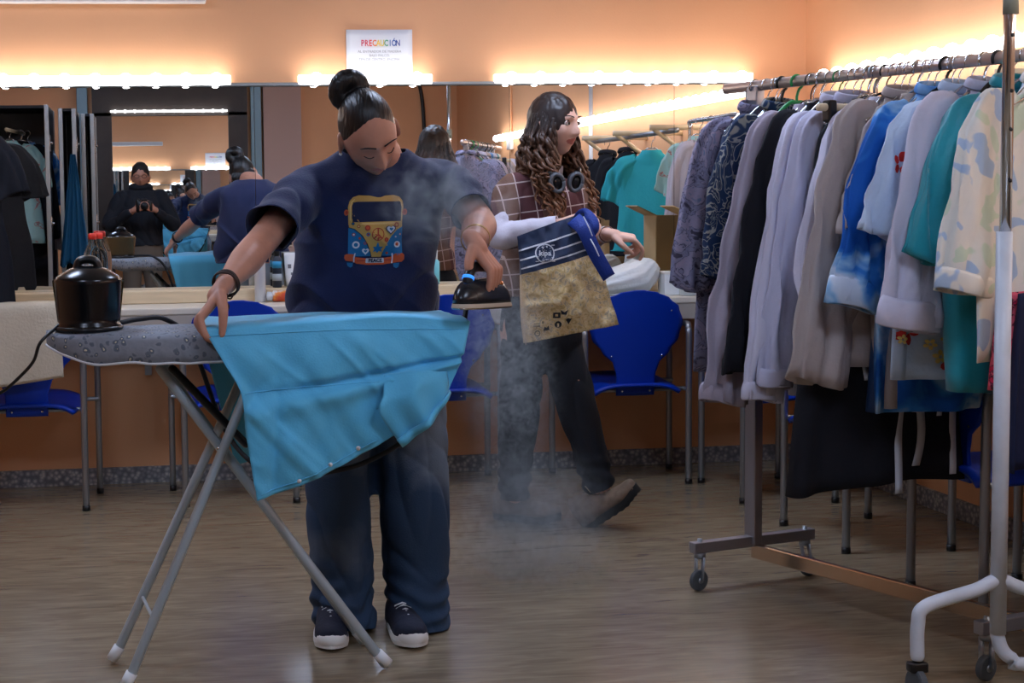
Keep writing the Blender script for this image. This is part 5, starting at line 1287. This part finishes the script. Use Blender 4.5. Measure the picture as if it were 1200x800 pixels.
for i in range(230):
    az = rnd.uniform(-1, 1)*PI
    side = abs(az)
    if side < .80: continue                        # keep the face free; az=0 is the face
    hz = rnd.uniform(.0,.085); a = az
    r0 = math.sqrt(max(.1,1-(hz/.118)**2))
    st = Vector((.080*math.sin(a)*r0, -.095*math.cos(a)*r0*.9+.012, hz))
    L_ = rnd.uniform(.24,.40)*(1 if side < 2.4 else 1.05)
    spread = rnd.uniform(.85,1.45)
    mid = Vector((st.x*1.25*spread*.85+.0, st.y*1.2+.012, -.08)); end = Vector((st.x*1.35*spread, st.y*1.1*spread+.0, hz-L_))
    if side < 1.9: end.y -= .05; mid.y -= .005
    else: end.y += .01
    base = catmull([H2 @ st, H2 @ mid, H2 @ (mid.lerp(end,.5)+Vector((0,0,-.02))), H2 @ end], 16)
    n = len(base); ph = rnd.uniform(0,6.28); turns = rnd.uniform(4,7); R = rnd.uniform(.006,.013); pts = []; rs = []
    for k, p in enumerate(base):
        f = k/(n-1); A_ = R*sst(.02,.4,f); an = ph+turns*2*PI*f
        pts.append(p+Vector((A_*math.cos(an), A_*math.sin(an), A_*.4*math.sin(an*1.3)))); rs.append(rnd.uniform(.9,1.1)*(.0062*(1-f)**.5+.0022))
    tube(b, pts, rs, seg=5, cap='flat')
obj('hair', b, hm_, p2)
# headphones round the neck
hp = thing('headphones', 'black over-ear headphones resting round the neck of the curly-haired person', 'headphones', (0,0,0))
hc1, hc2 = w2(652,214,-1.29), w2(674,213,-1.27)
for c_, tl in ((hc1, -.28), (hc2, .22)):
    Mx = Matrix.Translation(c_) @ Matrix.Rotation(tl,4,'Y') @ Matrix.Rotation(PI/2+.12,4,'X')
    b = BM(); prof_ = [(.005,-.012),(.028,-.013),(.031,-.006),(.031,.006),(.028,.012)]
    lathe(b, prof_, sx=.95, sy=1.28, seg=30); bmesh.ops.transform(b, matrix=Mx, verts=b.verts[:]); e_ = obj('ear_cup', b, mat('dark_grey_plastic',(40,44,50),.4), hp)
    b = BM(); R_ = [Mx @ Vector((.0245*.95*math.cos(a), .0245*1.28*math.sin(a), .014)) for a in [2*PI*k/32 for k in range(33)]]
    tube(b, R_, .0075, seg=10, cap='flat'); obj('cushion', b, mat('grey_cushion',(88,92,98),.6), e_)
    b = BM(); lathe(b, [(.004,.012),(.019,.0125),(.019,.0145),(.003,.015)], sx=.95, sy=1.28, seg=24); bmesh.ops.transform(b, matrix=Mx, verts=b.verts[:]); obj('grille', b, blackp, e_)
b = BM(); tube(b, catmull([hc1+Vector((-.02,.0,.03)), hc1+Vector((-.045,.08,.045)), w2(628,200,-1.03), w2(642,196,-.99), w2(664,200,-1.02), hc2+Vector((.04,.09,.045)), hc2+Vector((.02,.01,.03))],6), .006, seg=10, r2=.012); obj('headband', b, blackp, hp)
# ------------------------------------------------------------------ shopping bag
YB = -1.44
bg = thing('shopping_bag', 'tan crinkled shopping bag with navy striped top held by the curly-haired person', 'bag', (0,0,0))
TLc, TRc, BRc, BLc = w2(605,277,YB), w2(684,249,YB+.01), w2(725,380,YB), w2(621,401,YB)
tanm = ramp_mat('tan_woven_print', [(.3,(188,158,104)),(.45,(222,196,142)),(.55,(236,214,166)),(.62,(178,166,146)),(.7,(230,204,150))], scale=42, detail=3, distort=1.5, rough=.5, bump=.3)
bnavy = mat('bag_navy', (38,58,92), .45, noise_amt=.3, nscale=14, bump=.3, bscale=20)
def bagp(u, v, w_=0):
    p = TLc.lerp(TRc,u).lerp(BLc.lerp(BRc,u), v)
    cr = .009*crease(Vector((u,0,v)),(3,1,3.2),4)+.006*ns((u,0,v),(9,1,9),2)+.004*crease(Vector((u+v*.5,0,v)),(7,1,7),7)
    bul = .03*math.sin(PI*u)*math.sin(PI*min(1,v*.9+.1))
    sag = Vector((0,0,0)) if v < .8 else Vector((0,0,.0))
    return p+Vector((0,-bul-cr+w_,0))
n_, m_ = 40, 56; b = BM(); F_ = [[b.verts.new(bagp(i/n_, j/m_)) for i in range(n_+1)] for j in range(m_+1)]
def bagb(u, v): 
    p = bagp(u, v); q = TLc.lerp(TRc,u).lerp(BLc.lerp(BRc,u), v); d_ = .03+.11*sst(0,.9,v); return Vector((q.x+.012, q.y+d_+.02*math.sin(PI*u), q.z-.016*v))
K_ = [[b.verts.new(bagb(i/n_, j/m_)) for i in range(n_+1)] for j in range(m_+1)]
for j in range(m_):
    for i in range(n_):
        for G_, fl in ((F_,0),(K_,1)):
            f = b.faces.new((G_[j][i],G_[j][i+1],G_[j+1][i+1],G_[j+1][i]) if not fl else (G_[j][i],G_[j+1][i],G_[j+1][i+1],G_[j][i+1])); f.material_index = 1 if (j+.5)/m_ < .355 else 0
    for i in (0, n_):
        f = b.faces.new((F_[j][i],F_[j+1][i],K_[j+1][i],K_[j][i])); f.material_index = 1 if (j+.5)/m_ < .355 else 0
for i in range(n_): b.faces.new((F_[m_][i],F_[m_][i+1],K_[m_][i+1],K_[m_][i]))
bb_ = obj('body', b, [tanm, bnavy], bg); tbg = bvh_obj(bb_)
white_ink = mat('white_ink', (215,220,228), .6); dark_ink = mat('dark_ink', (25,28,34), .6)
def BU(u, v): q = TLc.lerp(TRc,u).lerp(BLc.lerp(BRc,u), v); return (q.x, q.z)
pl = []
for v in (.135,.225,.305):
    for a_, c_ in (((0,.20),(.45,.93)) if v == .225 else ((0,.93),)):
        n = 14; up_ = [BU(a_+(c_-a_)*k/n, v-.007) for k in range(n+1)]; dn = [BU(a_+(c_-a_)*k/n, v+.007) for k in range(n+1)]; pl.append((white_ink, up_+dn[::-1]))
lc = BU(.325,.225); 
pl += [(white_ink, circ(lc[0],lc[1],.034,24)), (bnavy, circ(lc[0],lc[1],.030,24))]
for k, ang in enumerate((45,135,225,315)):
    a = math.radians(ang); x, y = lc[0]+.04*math.cos(a), lc[1]+.04*math.sin(a); pl.append((white_ink, [(x-.006,y-.0015),(x+.006,y-.0015),(x+.006,y+.0015),(x-.006,y+.0015)]))
ic = [BU(.33,.80),BU(.33,.885),BU(.42,.785),BU(.45,.87),BU(.20,.90),BU(.09,.86),BU(.09,.93),BU(.17,.84)]
def sq(c, w_, h_): return [(c[0]-w_,c[1]-h_),(c[0]+w_,c[1]-h_),(c[0]+w_,c[1]+h_),(c[0]-w_,c[1]+h_)]
pl += [(dark_ink, sq(ic[0],.013,.010)), (tanm, sq(ic[0],.005,.004)), (dark_ink, circ(ic[1][0],ic[1][1],.012,12)), (tanm, sq((ic[1][0],ic[1][1]-.003),.0035,.007)),
       (dark_ink, [(ic[2][0]-.015,ic[2][1]+.008),(ic[2][0],ic[2][1]+.0),(ic[2][0]+.014,ic[2][1]+.009),(ic[2][0]+.006,ic[2][1]-.01),(ic[2][0]-.010,ic[2][1]-.008)]),
       (dark_ink, [(ic[3][0]-.012,ic[3][1]+.004),(ic[3][0]-.004,ic[3][1]+.010),(ic[3][0]+.004,ic[3][1]+.007),(ic[3][0]+.012,ic[3][1]+.010),(ic[3][0]+.004,ic[3][1]-.006),(ic[3][0],ic[3][1]-.013)]),
       (dark_ink, [(ic[4][0]-.012,ic[4][1]-.010),(ic[4][0]+.010,ic[4][1]-.006),(ic[4][0]+.006,ic[4][1]+.010),(ic[4][0],ic[4][1]+.002),(ic[4][0]-.008,ic[4][1]+.006)]),
       (mat('olive_ink',(110,100,70),.6), circ(ic[6][0],ic[6][1],.011,12)), (tanm, circ(ic[6][0],ic[6][1],.007,12)), (MATS['olive_ink'], sq(ic[5],.012,.002)), (MATS['olive_ink'], sq((ic[5][0],ic[5][1]+.008),.010,.0015)), (MATS['olive_ink'], sq(ic[7],.004,.004))]
decal('bag_print', pl, (0,TLc.y,0), (1,0,0), (0,0,1), tbg, bg, dirn=(0,1,0), off=.0015)
t_ = textmesh('kipa', .026, .0006)
for v in t_.verts:
    q = Vector((lc[0]+v.co.x, YB-.3, lc[1]+v.co.y)); h_ = tbg.ray_cast(q, Vector((0,1,0))); v.co = (h_[0] if h_[0] is not None else q)-Vector((0,.0035,0))
obj('logo_lettering', t_, white_ink, bg, smooth=False)
hblue = mat('royal_blue_webbing', (14,52,140), .6, noise_amt=.1, bump=.3, bscale=150)
def ribbon(pts, w0, w1=None, n=8, dirv=None):
    P = catmull(pts, n); b_ = BM(); pr = None
    for i, p in enumerate(P):
        t_ = (P[min(i+1,len(P)-1)]-P[max(i-1,0)]).normalized(); sd = t_.cross(Vector((0,1,0))).normalized() if dirv is None else Vector(dirv)
        w_ = w0+(w1-w0)*i/(len(P)-1) if w1 is not None else w0
        cur = [b_.verts.new(p+sd*w_), b_.verts.new(p+Vector((0,.004,0))), b_.verts.new(p-sd*w_)]
        if pr: b_.faces.new((pr[0],pr[1],cur[1],cur[0])); b_.faces.new((pr[1],pr[2],cur[2],cur[1]))
        pr = cur
    return b_
o = obj('handle', ribbon([w2(672,256,YB-.01), w2(684,268,YB-.045), w2(697,295,YB-.05), w2(714,325,YB-.04)], .028, .024), hblue, bg); solid(o, .003)
o = obj('handle', ribbon([w2(674,262,YB+.05), w2(684,250,YB+.01), w2(695,258,YB-.02), w2(697,268,YB-.03), w2(690,278,YB-.02)], .02, .014), hblue, bg); solid(o, .003)
wb_ = BM(); tube(wb_, catmull([w2(684,254,YB-.05), w2(690,266,YB-.065), w2(694,276,YB-.068)],4), .0022, seg=6); obj('cord_end', wb_, white_ink, bg)
wb_ = BM(); tube(wb_, catmull([w2(692,280,YB-.06), w2(697,289,YB-.068), w2(702,300,YB-.066)],4), .0024, seg=6, r2=.001); obj('cord_end', wb_, white_ink, bg)
# ------------------------------------------------------------------ the photographer (seen in the mirror)
p3 = thing('person', 'person with glasses in dark hooded jacket photographing, seen in the mirror', 'person', (0,0,0))
H3 = Matrix.Translation((-.03,-7.02,1.49)) @ Matrix.Rotation(PI,4,'Z') @ Matrix.Rotation(.08,4,'X')
b = BM(); add_head(b, H3, 1.02, True, 40)
limb(b, [(-.03,-7.07,1.28),(-.03,-7.06,1.36),(-.03,-7.04,1.42)], [.07,.06,.056])
hloft(b, resec([(-.03,-7.06,.82,.15,.11),(-.03,-7.06,1.0,.15,.105),(-.03,-7.06,1.2,.17,.115),(-.03,-7.06,1.32,.14,.08),(-.03,-7.06,1.36,.08,.05)],3), seg=28)
for s in (-1,1):
    sh, el, wr = Vector((-.03+s*.19,-7.05,1.29)), Vector((-.03+s*.28,-6.98,1.06)), Vector((s*.085,-6.74,1.19))
    limb(b, [sh, el, wr.lerp(el,.15)], [.05,.042,.028]); hand(b, wr, (-s*.55,.35,.25), (-s*.6,-.1,.1), s, curl=(.7,.8,.4), thumb=(.4,.4,.4))
    limb(b, [(-.03+s*.09,-7.06,.86),(-.03+s*.1,-7.05,.48),(-.03+s*.11,-7.07,.08)], [.085,.06,.045])
b = fuse(b, .006, 2); obj('body', b, skin1, p3)
b = BM(); M_ = H3 @ Matrix.Translation((0,.012,.026)); vs = ell(b, (0,0,0), (.082,.100,.104), seg=28)
for v in vs: v.co = M_ @ v.co
folds(b, lambda q: .004*ns(q,(60,60,60),2)); obj('hair', b, mat('short_dark_hair',(24,20,20),.6), p3)
b = BM()
for s in (-1,1): tube(b, [H3 @ Vector((s*.033+.021*math.cos(a),-.112,.004+.015*math.sin(a))) for a in [2*PI*k/16 for k in range(17)]], .0022, seg=6); tube(b, [H3 @ Vector((s*.054,-.11,.006)), H3 @ Vector((s*.08,.0,.0))], .002, seg=6)
tube(b, [H3 @ Vector((-.012,-.114,.008)), H3 @ Vector((.012,-.114,.008))], .002, seg=6); obj('glasses', b, blackp, p3)
jk = mat('dark_jacket', (22,25,34), .85, noise_amt=.15, bump=.2)
b = BM(); hloft(b, resec([(-.03,-7.06,.86,.20,.15),(-.03,-7.06,1.0,.195,.145),(-.03,-7.06,1.2,.20,.145),(-.03,-7.06,1.32,.17,.11),(-.03,-7.06,1.39,.09,.075)],3), seg=32)
for s in (-1,1):
    sh, el, wr = Vector((-.03+s*.18,-7.05,1.29)), Vector((-.03+s*.29,-6.98,1.05)), Vector((s*.085,-6.74,1.19)); limb(b, [sh-Vector((s*.05,0,0)), sh, el, wr.lerp(el,.2)], [.06,.075,.068,.045])
b = fuse(b, .008, 4); folds(b, lambda q: .008*ns(q,(10,10,6),2)-.01*crease(q,(8,8,5),4)); obj('jacket', b, jk, p3)
b = BM(); ring_ = [Vector((-.03+.085*math.cos(a), -7.06+.08*math.sin(a), 1.385+.012*math.sin(a))) for a in [2*PI*k/24 for k in range(25)]]; tube(b, ring_, .026, seg=10, cap='flat', r2=.034); obj('hood', b, jk, p3)
b = BM(); hloft(b, resec([(-.03,-7.06,.72,.17,.13),(-.03,-7.06,.85,.175,.135),(-.03,-7.06,.93,.165,.13)],3), seg=28)
for s in (-1,1): limb(b, [(-.03+s*.085,-7.06,.82),(-.03+s*.1,-7.05,.48),(-.03+s*.11,-7.07,.1)], [.1,.08,.07])
b = fuse(b, .008, 3); folds(b, lambda q: .008*ns(q,(10,10,4),5)); cut(b, (-.03,-7.06,.045), (0,0,-1), None); obj('trousers', b, mat('grey_brown_trousers',(100,90,80),.85), p3)
for s in (-1,1): shoe(frameM((-.03+s*.11,-7.09,.002), (s*.1,1,0)), p3, 'plain')
cm = thing('camera_body', 'black photo camera held at chest height, seen in the mirror', 'camera', (0,-6.72,1.22))
b = BM(); box(b, (0,0,0), (.14,.045,.09), bev=.012); box(b, (0,.0,.052), (.05,.04,.03), bev=.008); tube(b, [(-.055,.0,-.035),(-.055,.0,.045)], .022, seg=14); obj('body', b, blackp, cm)
b = BM(); tube(b, [(0,.02,0),(0,.085,0)], .036, seg=24, cap='flat'); obj('lens', b, mat('lens_black',(18,18,22),.3), cm)
# ------------------------------------------------------------------ left side: black T-shirt in view, costumes and cases seen in the mirror
def hung(name, label, loc, rz, m, **kw):
    global at_rail
    sv = at_rail; at_rail = lambda t: Vector(loc)
    t = garment(name, label, 't-shirt' if name == 't_shirt' else name, 0, m, tilt=rz-math.atan2(RC.y, RC.x), **kw)
    h_ = hanger('hook hanger holding the '+label.split(',')[0], 0, 'wire', tilt=rz-math.atan2(RC.y, RC.x), W_=.17)
    at_rail = sv; return t
def rail(label, a, c_, legs=True, m=None):
    a, c_ = Vector(a), Vector(c_); t = thing('hanging_rail', label, 'rail', (a+c_)/2); o_ = (a+c_)/2
    b = BM(); tube(b, [a-o_, c_-o_], .013, seg=14, cap='flat'); obj('rail_bar', b, m or chrome, t)
    if legs:
        for e in (a, c_): b = BM(); tube(b, [e-o_, Vector((e.x-o_.x, e.y-o_.y, -o_.z+.03))], .013, seg=12, cap='flat'); d_ = (c_-a).cross(Vector((0,0,1))).normalized()*.13; q = Vector((e.x-o_.x, e.y-o_.y, -o_.z+.02)); tube(b, [q-d_, q+d_], .014, seg=12); obj('stand', b, m or chrome, t)
    return t
rail('chrome rail stand just left of the picture holding the black T-shirt', (-.75,-.47,1.62), (-.75,-1.3,1.62))
hung('t_shirt', 'black T-shirt at the left edge beside the beige cloth', (-.75,-.575,1.62), .04, blackc, W_=.195, L=.93, slv=.2, seed=31, sw=.085, bend=.05)
fl_t = ramp_mat('aqua_blossom_print', [(.3,(170,215,215)),(.60,(165,210,212)),(.63,(205,150,150)),(.67,(150,100,110)),(.70,(170,215,215))], scale=13, distort=1.5, detail=3)
hung('shirt', 'aqua shirt with pink blossom print, hanging in a flight case, seen reflected', (-1.0,-4.95,1.8), .05, fl_t, W_=.2, L=.85, slv=.28, seed=32, bend=.06)
hung('coat', 'long black coat hanging in a flight case, seen reflected', (-.93,-5.12,1.8), .05, blackc, W_=.19, L=1.05, slv=.66, seed=33, bend=.05)
hung('shirt', 'light blue denim shirt hanging in a flight case, seen reflected', (-.89,-5.28,1.8), .05, tiedye, W_=.19, L=.7, slv=.4, seed=34, bend=.06)
hung('shirt', 'white long-sleeved shirt hanging in a flight case, seen reflected', (-.93,-5.2,1.8), .05, whitec, W_=.19, L=.8, slv=.75, seed=35, bend=.07, sw=.05)
rail('wooden rail inside the open flight case, seen reflected', (-1.0,-4.7,1.8), (-.93,-5.42,1.8), False, birch)
casem = mat('case_black_laminate', (30,34,44), .5); edge = mat('case_aluminium', (165,172,176), .35, .8)
def case(label, x, y, w_, d_, h_, rz=0, op=True):
    t = thing('flight_case', label, 'flight case', (x, y, 0), rz, 'wardrobe flight cases')
    b = BM()
    for c0, s0 in (((0,-d_/2,h_/2),(w_,.02,h_)),((-w_/2,0,h_/2),(.02,d_,h_)),((w_/2,0,h_/2),(.02,d_,h_)),((0,0,.03),(w_,d_,.03)),((0,0,h_-.01),(w_,d_,.02))): box(b, c0, s0)
    obj('shell', b, casem, t, smooth=False)
    for x_ in (-w_/2, w_/2):
        for y_ in (-d_/2, d_/2): b = BM(); box(b, (x_, y_, h_/2), (.034,.034,h_), bev=.004); obj('edge_profile', b, edge, t, smooth=False)
    for z in (.5, 1.1, 1.7):
        b = BM(); box(b, (w_/2+.012, d_/2-.04, z), (.02,.09,.12), bev=.004); tube(b, [(w_/2+.028,d_/2-.06,z),(w_/2+.028,d_/2-.02,z)], .012, seg=10); obj('latch', b, chrome, t)
    return t
case('open black wardrobe flight case with costumes, seen reflected at left', -1.02, -5.12, .62, .7, 1.98)
case('slim black flight case lid with aluminium edges, seen reflected', -.57, -5.3, .1, .6, 1.97)
case('narrow black flight case standing by the dark frame, seen reflected', -.43, -5.6, .07, .5, 1.95)
def drape(name, label, cat, x, y, z0, z1, w0, w1, m, seed, group=None):
    b = BM(); R_ = []
    for j in range(24):
        f = j/23; w_ = w0+(w1-w0)*f; R_.append([b.verts.new((x+w_*(i/18-.5), y+.02*math.sin(i*1.3+seed+f*2)*(.3+f)+.01*ns((i*.2,f*3,0),(1,1,1),seed), z0+(z1-z0)*f-.02*math.sin(i*.8)*f)) for i in range(19)])
    for a, c_ in zip(R_, R_[1:]):
        for i in range(18): b.faces.new((a[i],a[i+1],c_[i+1],c_[i]))
    o = obj(name, b, m); solid(o, .004); return tag(o, label, cat, group)
drape('hanging_cloth', 'petrol blue cloth hanging from the flight case edge, seen reflected', 'cloth', -.53, -4.93, 1.62, .78, .03, .24, mat('petrol_cloth',(20,90,130),.7), 3)
# coat rack with black jackets and turquoise T-shirt, right wall
cr = thing('wall_coat_rack', 'wooden triangular coat rack on the right wall, seen reflected', 'coat rack', (XR, -1.62, 1.57))
b = BM()
for y in (-.6, .0, .62): box(b, (-.2, y, .02), (.4,.03,.03)); tube(b, [(-.38,y,.01),(-.01,y,-.26)], .012, seg=8)
obj('bracket', b, birch, cr)
b = BM(); tube(b, [(-.3,-.72,.0),(-.3,.74,.0)], .014, seg=12, cap='flat'); obj('rail_bar', b, steel, cr)
hung('jacket', 'black jacket on the wall coat rack, farther from the corner, seen reflected', (2.73,-2.05,1.555), 1.0, blackc, W_=.19, L=.66, slv=.62, seed=41, bend=.06, collar=True)
hung('jacket', 'black jacket on the wall coat rack beside the turquoise T-shirt, seen reflected', (2.73,-1.68,1.555), .95, blackc, W_=.19, L=.66, slv=.55, seed=42, bend=.06, collar=True)
hung('t_shirt', 'turquoise T-shirt on the wall coat rack, seen reflected', (2.73,-1.27,1.555), .75, mat('turquoise_jersey',(40,170,185),.8,bump=.2), W_=.19, L=.62, slv=.2, seed=43, sw=.09, bend=.06)
sr = thing('rail_stand', 'small chrome rail stand on the counter in the room corner, seen reflected', 'rail', (2.75,-.43,.87))
b = BM(); tube(b, catmull([(0,-.31,0),(0,-.31,.6),(0,-.31,.71),(0,-.30,.735),(0,0,.735),(0,.28,.735),(0,.29,.71),(0,.29,.6),(0,.29,0)],6), .012, seg=12); obj('rail_frame', b, chrome, sr)
b = BM(); box(b, (0,-.31,-.032), (.16,.05,.07), bev=.006); obj('clamp', b, steel, sr)
b = BM(); box(b, (0,.29,-.005), (.16,.05,.02), bev=.004); obj('clamp', b, steel, sr)
hung('shirt', 'white shirt on the small chrome rail stand near the corner, seen reflected', (2.75,-.46,1.6), .8, whitec, W_=.17, L=.6, slv=.45, seed=44, bend=.04)
hung('shirt', 'aqua short shirt on the small chrome rail stand near the corner, seen reflected', (2.75,-.62,1.6), .9, fl_t, W_=.17, L=.5, slv=.2, seed=45, bend=.04)
# ================================================================== steam
def steam(label, c, r, dens, nsc, thr, seed, rot=(0,0,0)):
    b = BM(); ell(b, (0,0,0), (1,1,1), seg=24); m = bpy.data.materials.new('steam_%d' % seed); m.use_nodes = True; N = m.node_tree.nodes; Lk = m.node_tree.links
    N.remove(N['Principled BSDF']); vol = N.new('ShaderNodeVolumeScatter'); vol.inputs['Color'].default_value = (.995,.997,1,1); vol.inputs['Anisotropy'].default_value = .0
    tc = N.new('ShaderNodeTexCoord'); ln_ = N.new('ShaderNodeVectorMath'); ln_.operation = 'LENGTH'; Lk.new(tc.outputs['Object'], ln_.inputs[0])
    fo = N.new('ShaderNodeMapRange'); fo.inputs[1].default_value = 1; fo.inputs[2].default_value = .1; fo.interpolation_type = 'SMOOTHSTEP'; Lk.new(ln_.outputs['Value'], fo.inputs[0])
    mp = N.new('ShaderNodeMapping'); mp.inputs['Location'].default_value = (seed*3.1,seed,0); mp.inputs['Scale'].default_value = tuple(nsc*x for x in r); Lk.new(tc.outputs['Object'], mp.inputs[0])
    t = N.new('ShaderNodeTexNoise'); t.inputs['Scale'].default_value = 1; t.inputs['Detail'].default_value = 3; t.inputs['Distortion'].default_value = 1.3; Lk.new(mp.outputs[0], t.inputs['Vector'])
    r2 = N.new('ShaderNodeMapRange'); r2.inputs[1].default_value = thr; r2.inputs[2].default_value = thr+.25; Lk.new(t.outputs[0], r2.inputs[0])
    mu = N.new('ShaderNodeMath'); mu.operation = 'MULTIPLY'; Lk.new(fo.outputs[0], mu.inputs[0]); Lk.new(r2.outputs[0], mu.inputs[1])
    m3 = N.new('ShaderNodeMath'); m3.operation = 'MULTIPLY'; m3.inputs[1].default_value = dens; Lk.new(mu.outputs[0], m3.inputs[0]); Lk.new(m3.outputs[0], vol.inputs['Density'])
    Lk.new(vol.outputs[0], N['Material Output'].inputs['Volume'])
    o = obj('steam_cloud', b, m); o.location = c; o.scale = r; o.rotation_euler = rot; return tag(o, label, 'steam', None, 'stuff')
steam('white steam puffing over the sleeve beside the T-shirt print', W(520,235,-2.9), (.22,.16,.17), 7, 15, .42, 1)
steam('white steam pouring from the iron down past the dark trousers', W(592,430,-2.0), (.20,.22,.46), 7, 34, .42, 2, (0,-.12,0))
steam('thin white steam spreading low over the floor behind the jeans', W(618,620,-1.9), (.34,.4,.34), 3.2, 22, .36, 3)
# ================================================================== render settings
sc = bpy.context.scene
sc.view_settings.view_transform = 'Standard'; sc.view_settings.look = 'None'; sc.view_settings.gamma = 1; sc.view_settings.use_curve_mapping = False
sc.view_settings.exposure = 0.55
sc.cycles.use_denoising = True
sc.cycles.max_bounces = 9; sc.cycles.glossy_bounces = 6; sc.cycles.diffuse_bounces = 4; sc.cycles.transmission_bounces = 8; sc.cycles.transparent_max_bounces = 12
sc.cycles.sample_clamp_indirect = 4; sc.cycles.caustics_reflective = False; sc.cycles.volume_step_rate = 1.5
w = bpy.data.worlds.new('world'); sc.world = w; w.use_nodes = True
w.node_tree.nodes['Background'].inputs[0].default_value = (.25,.32,.42,1); w.node_tree.nodes['Background'].inputs[1].default_value = .15
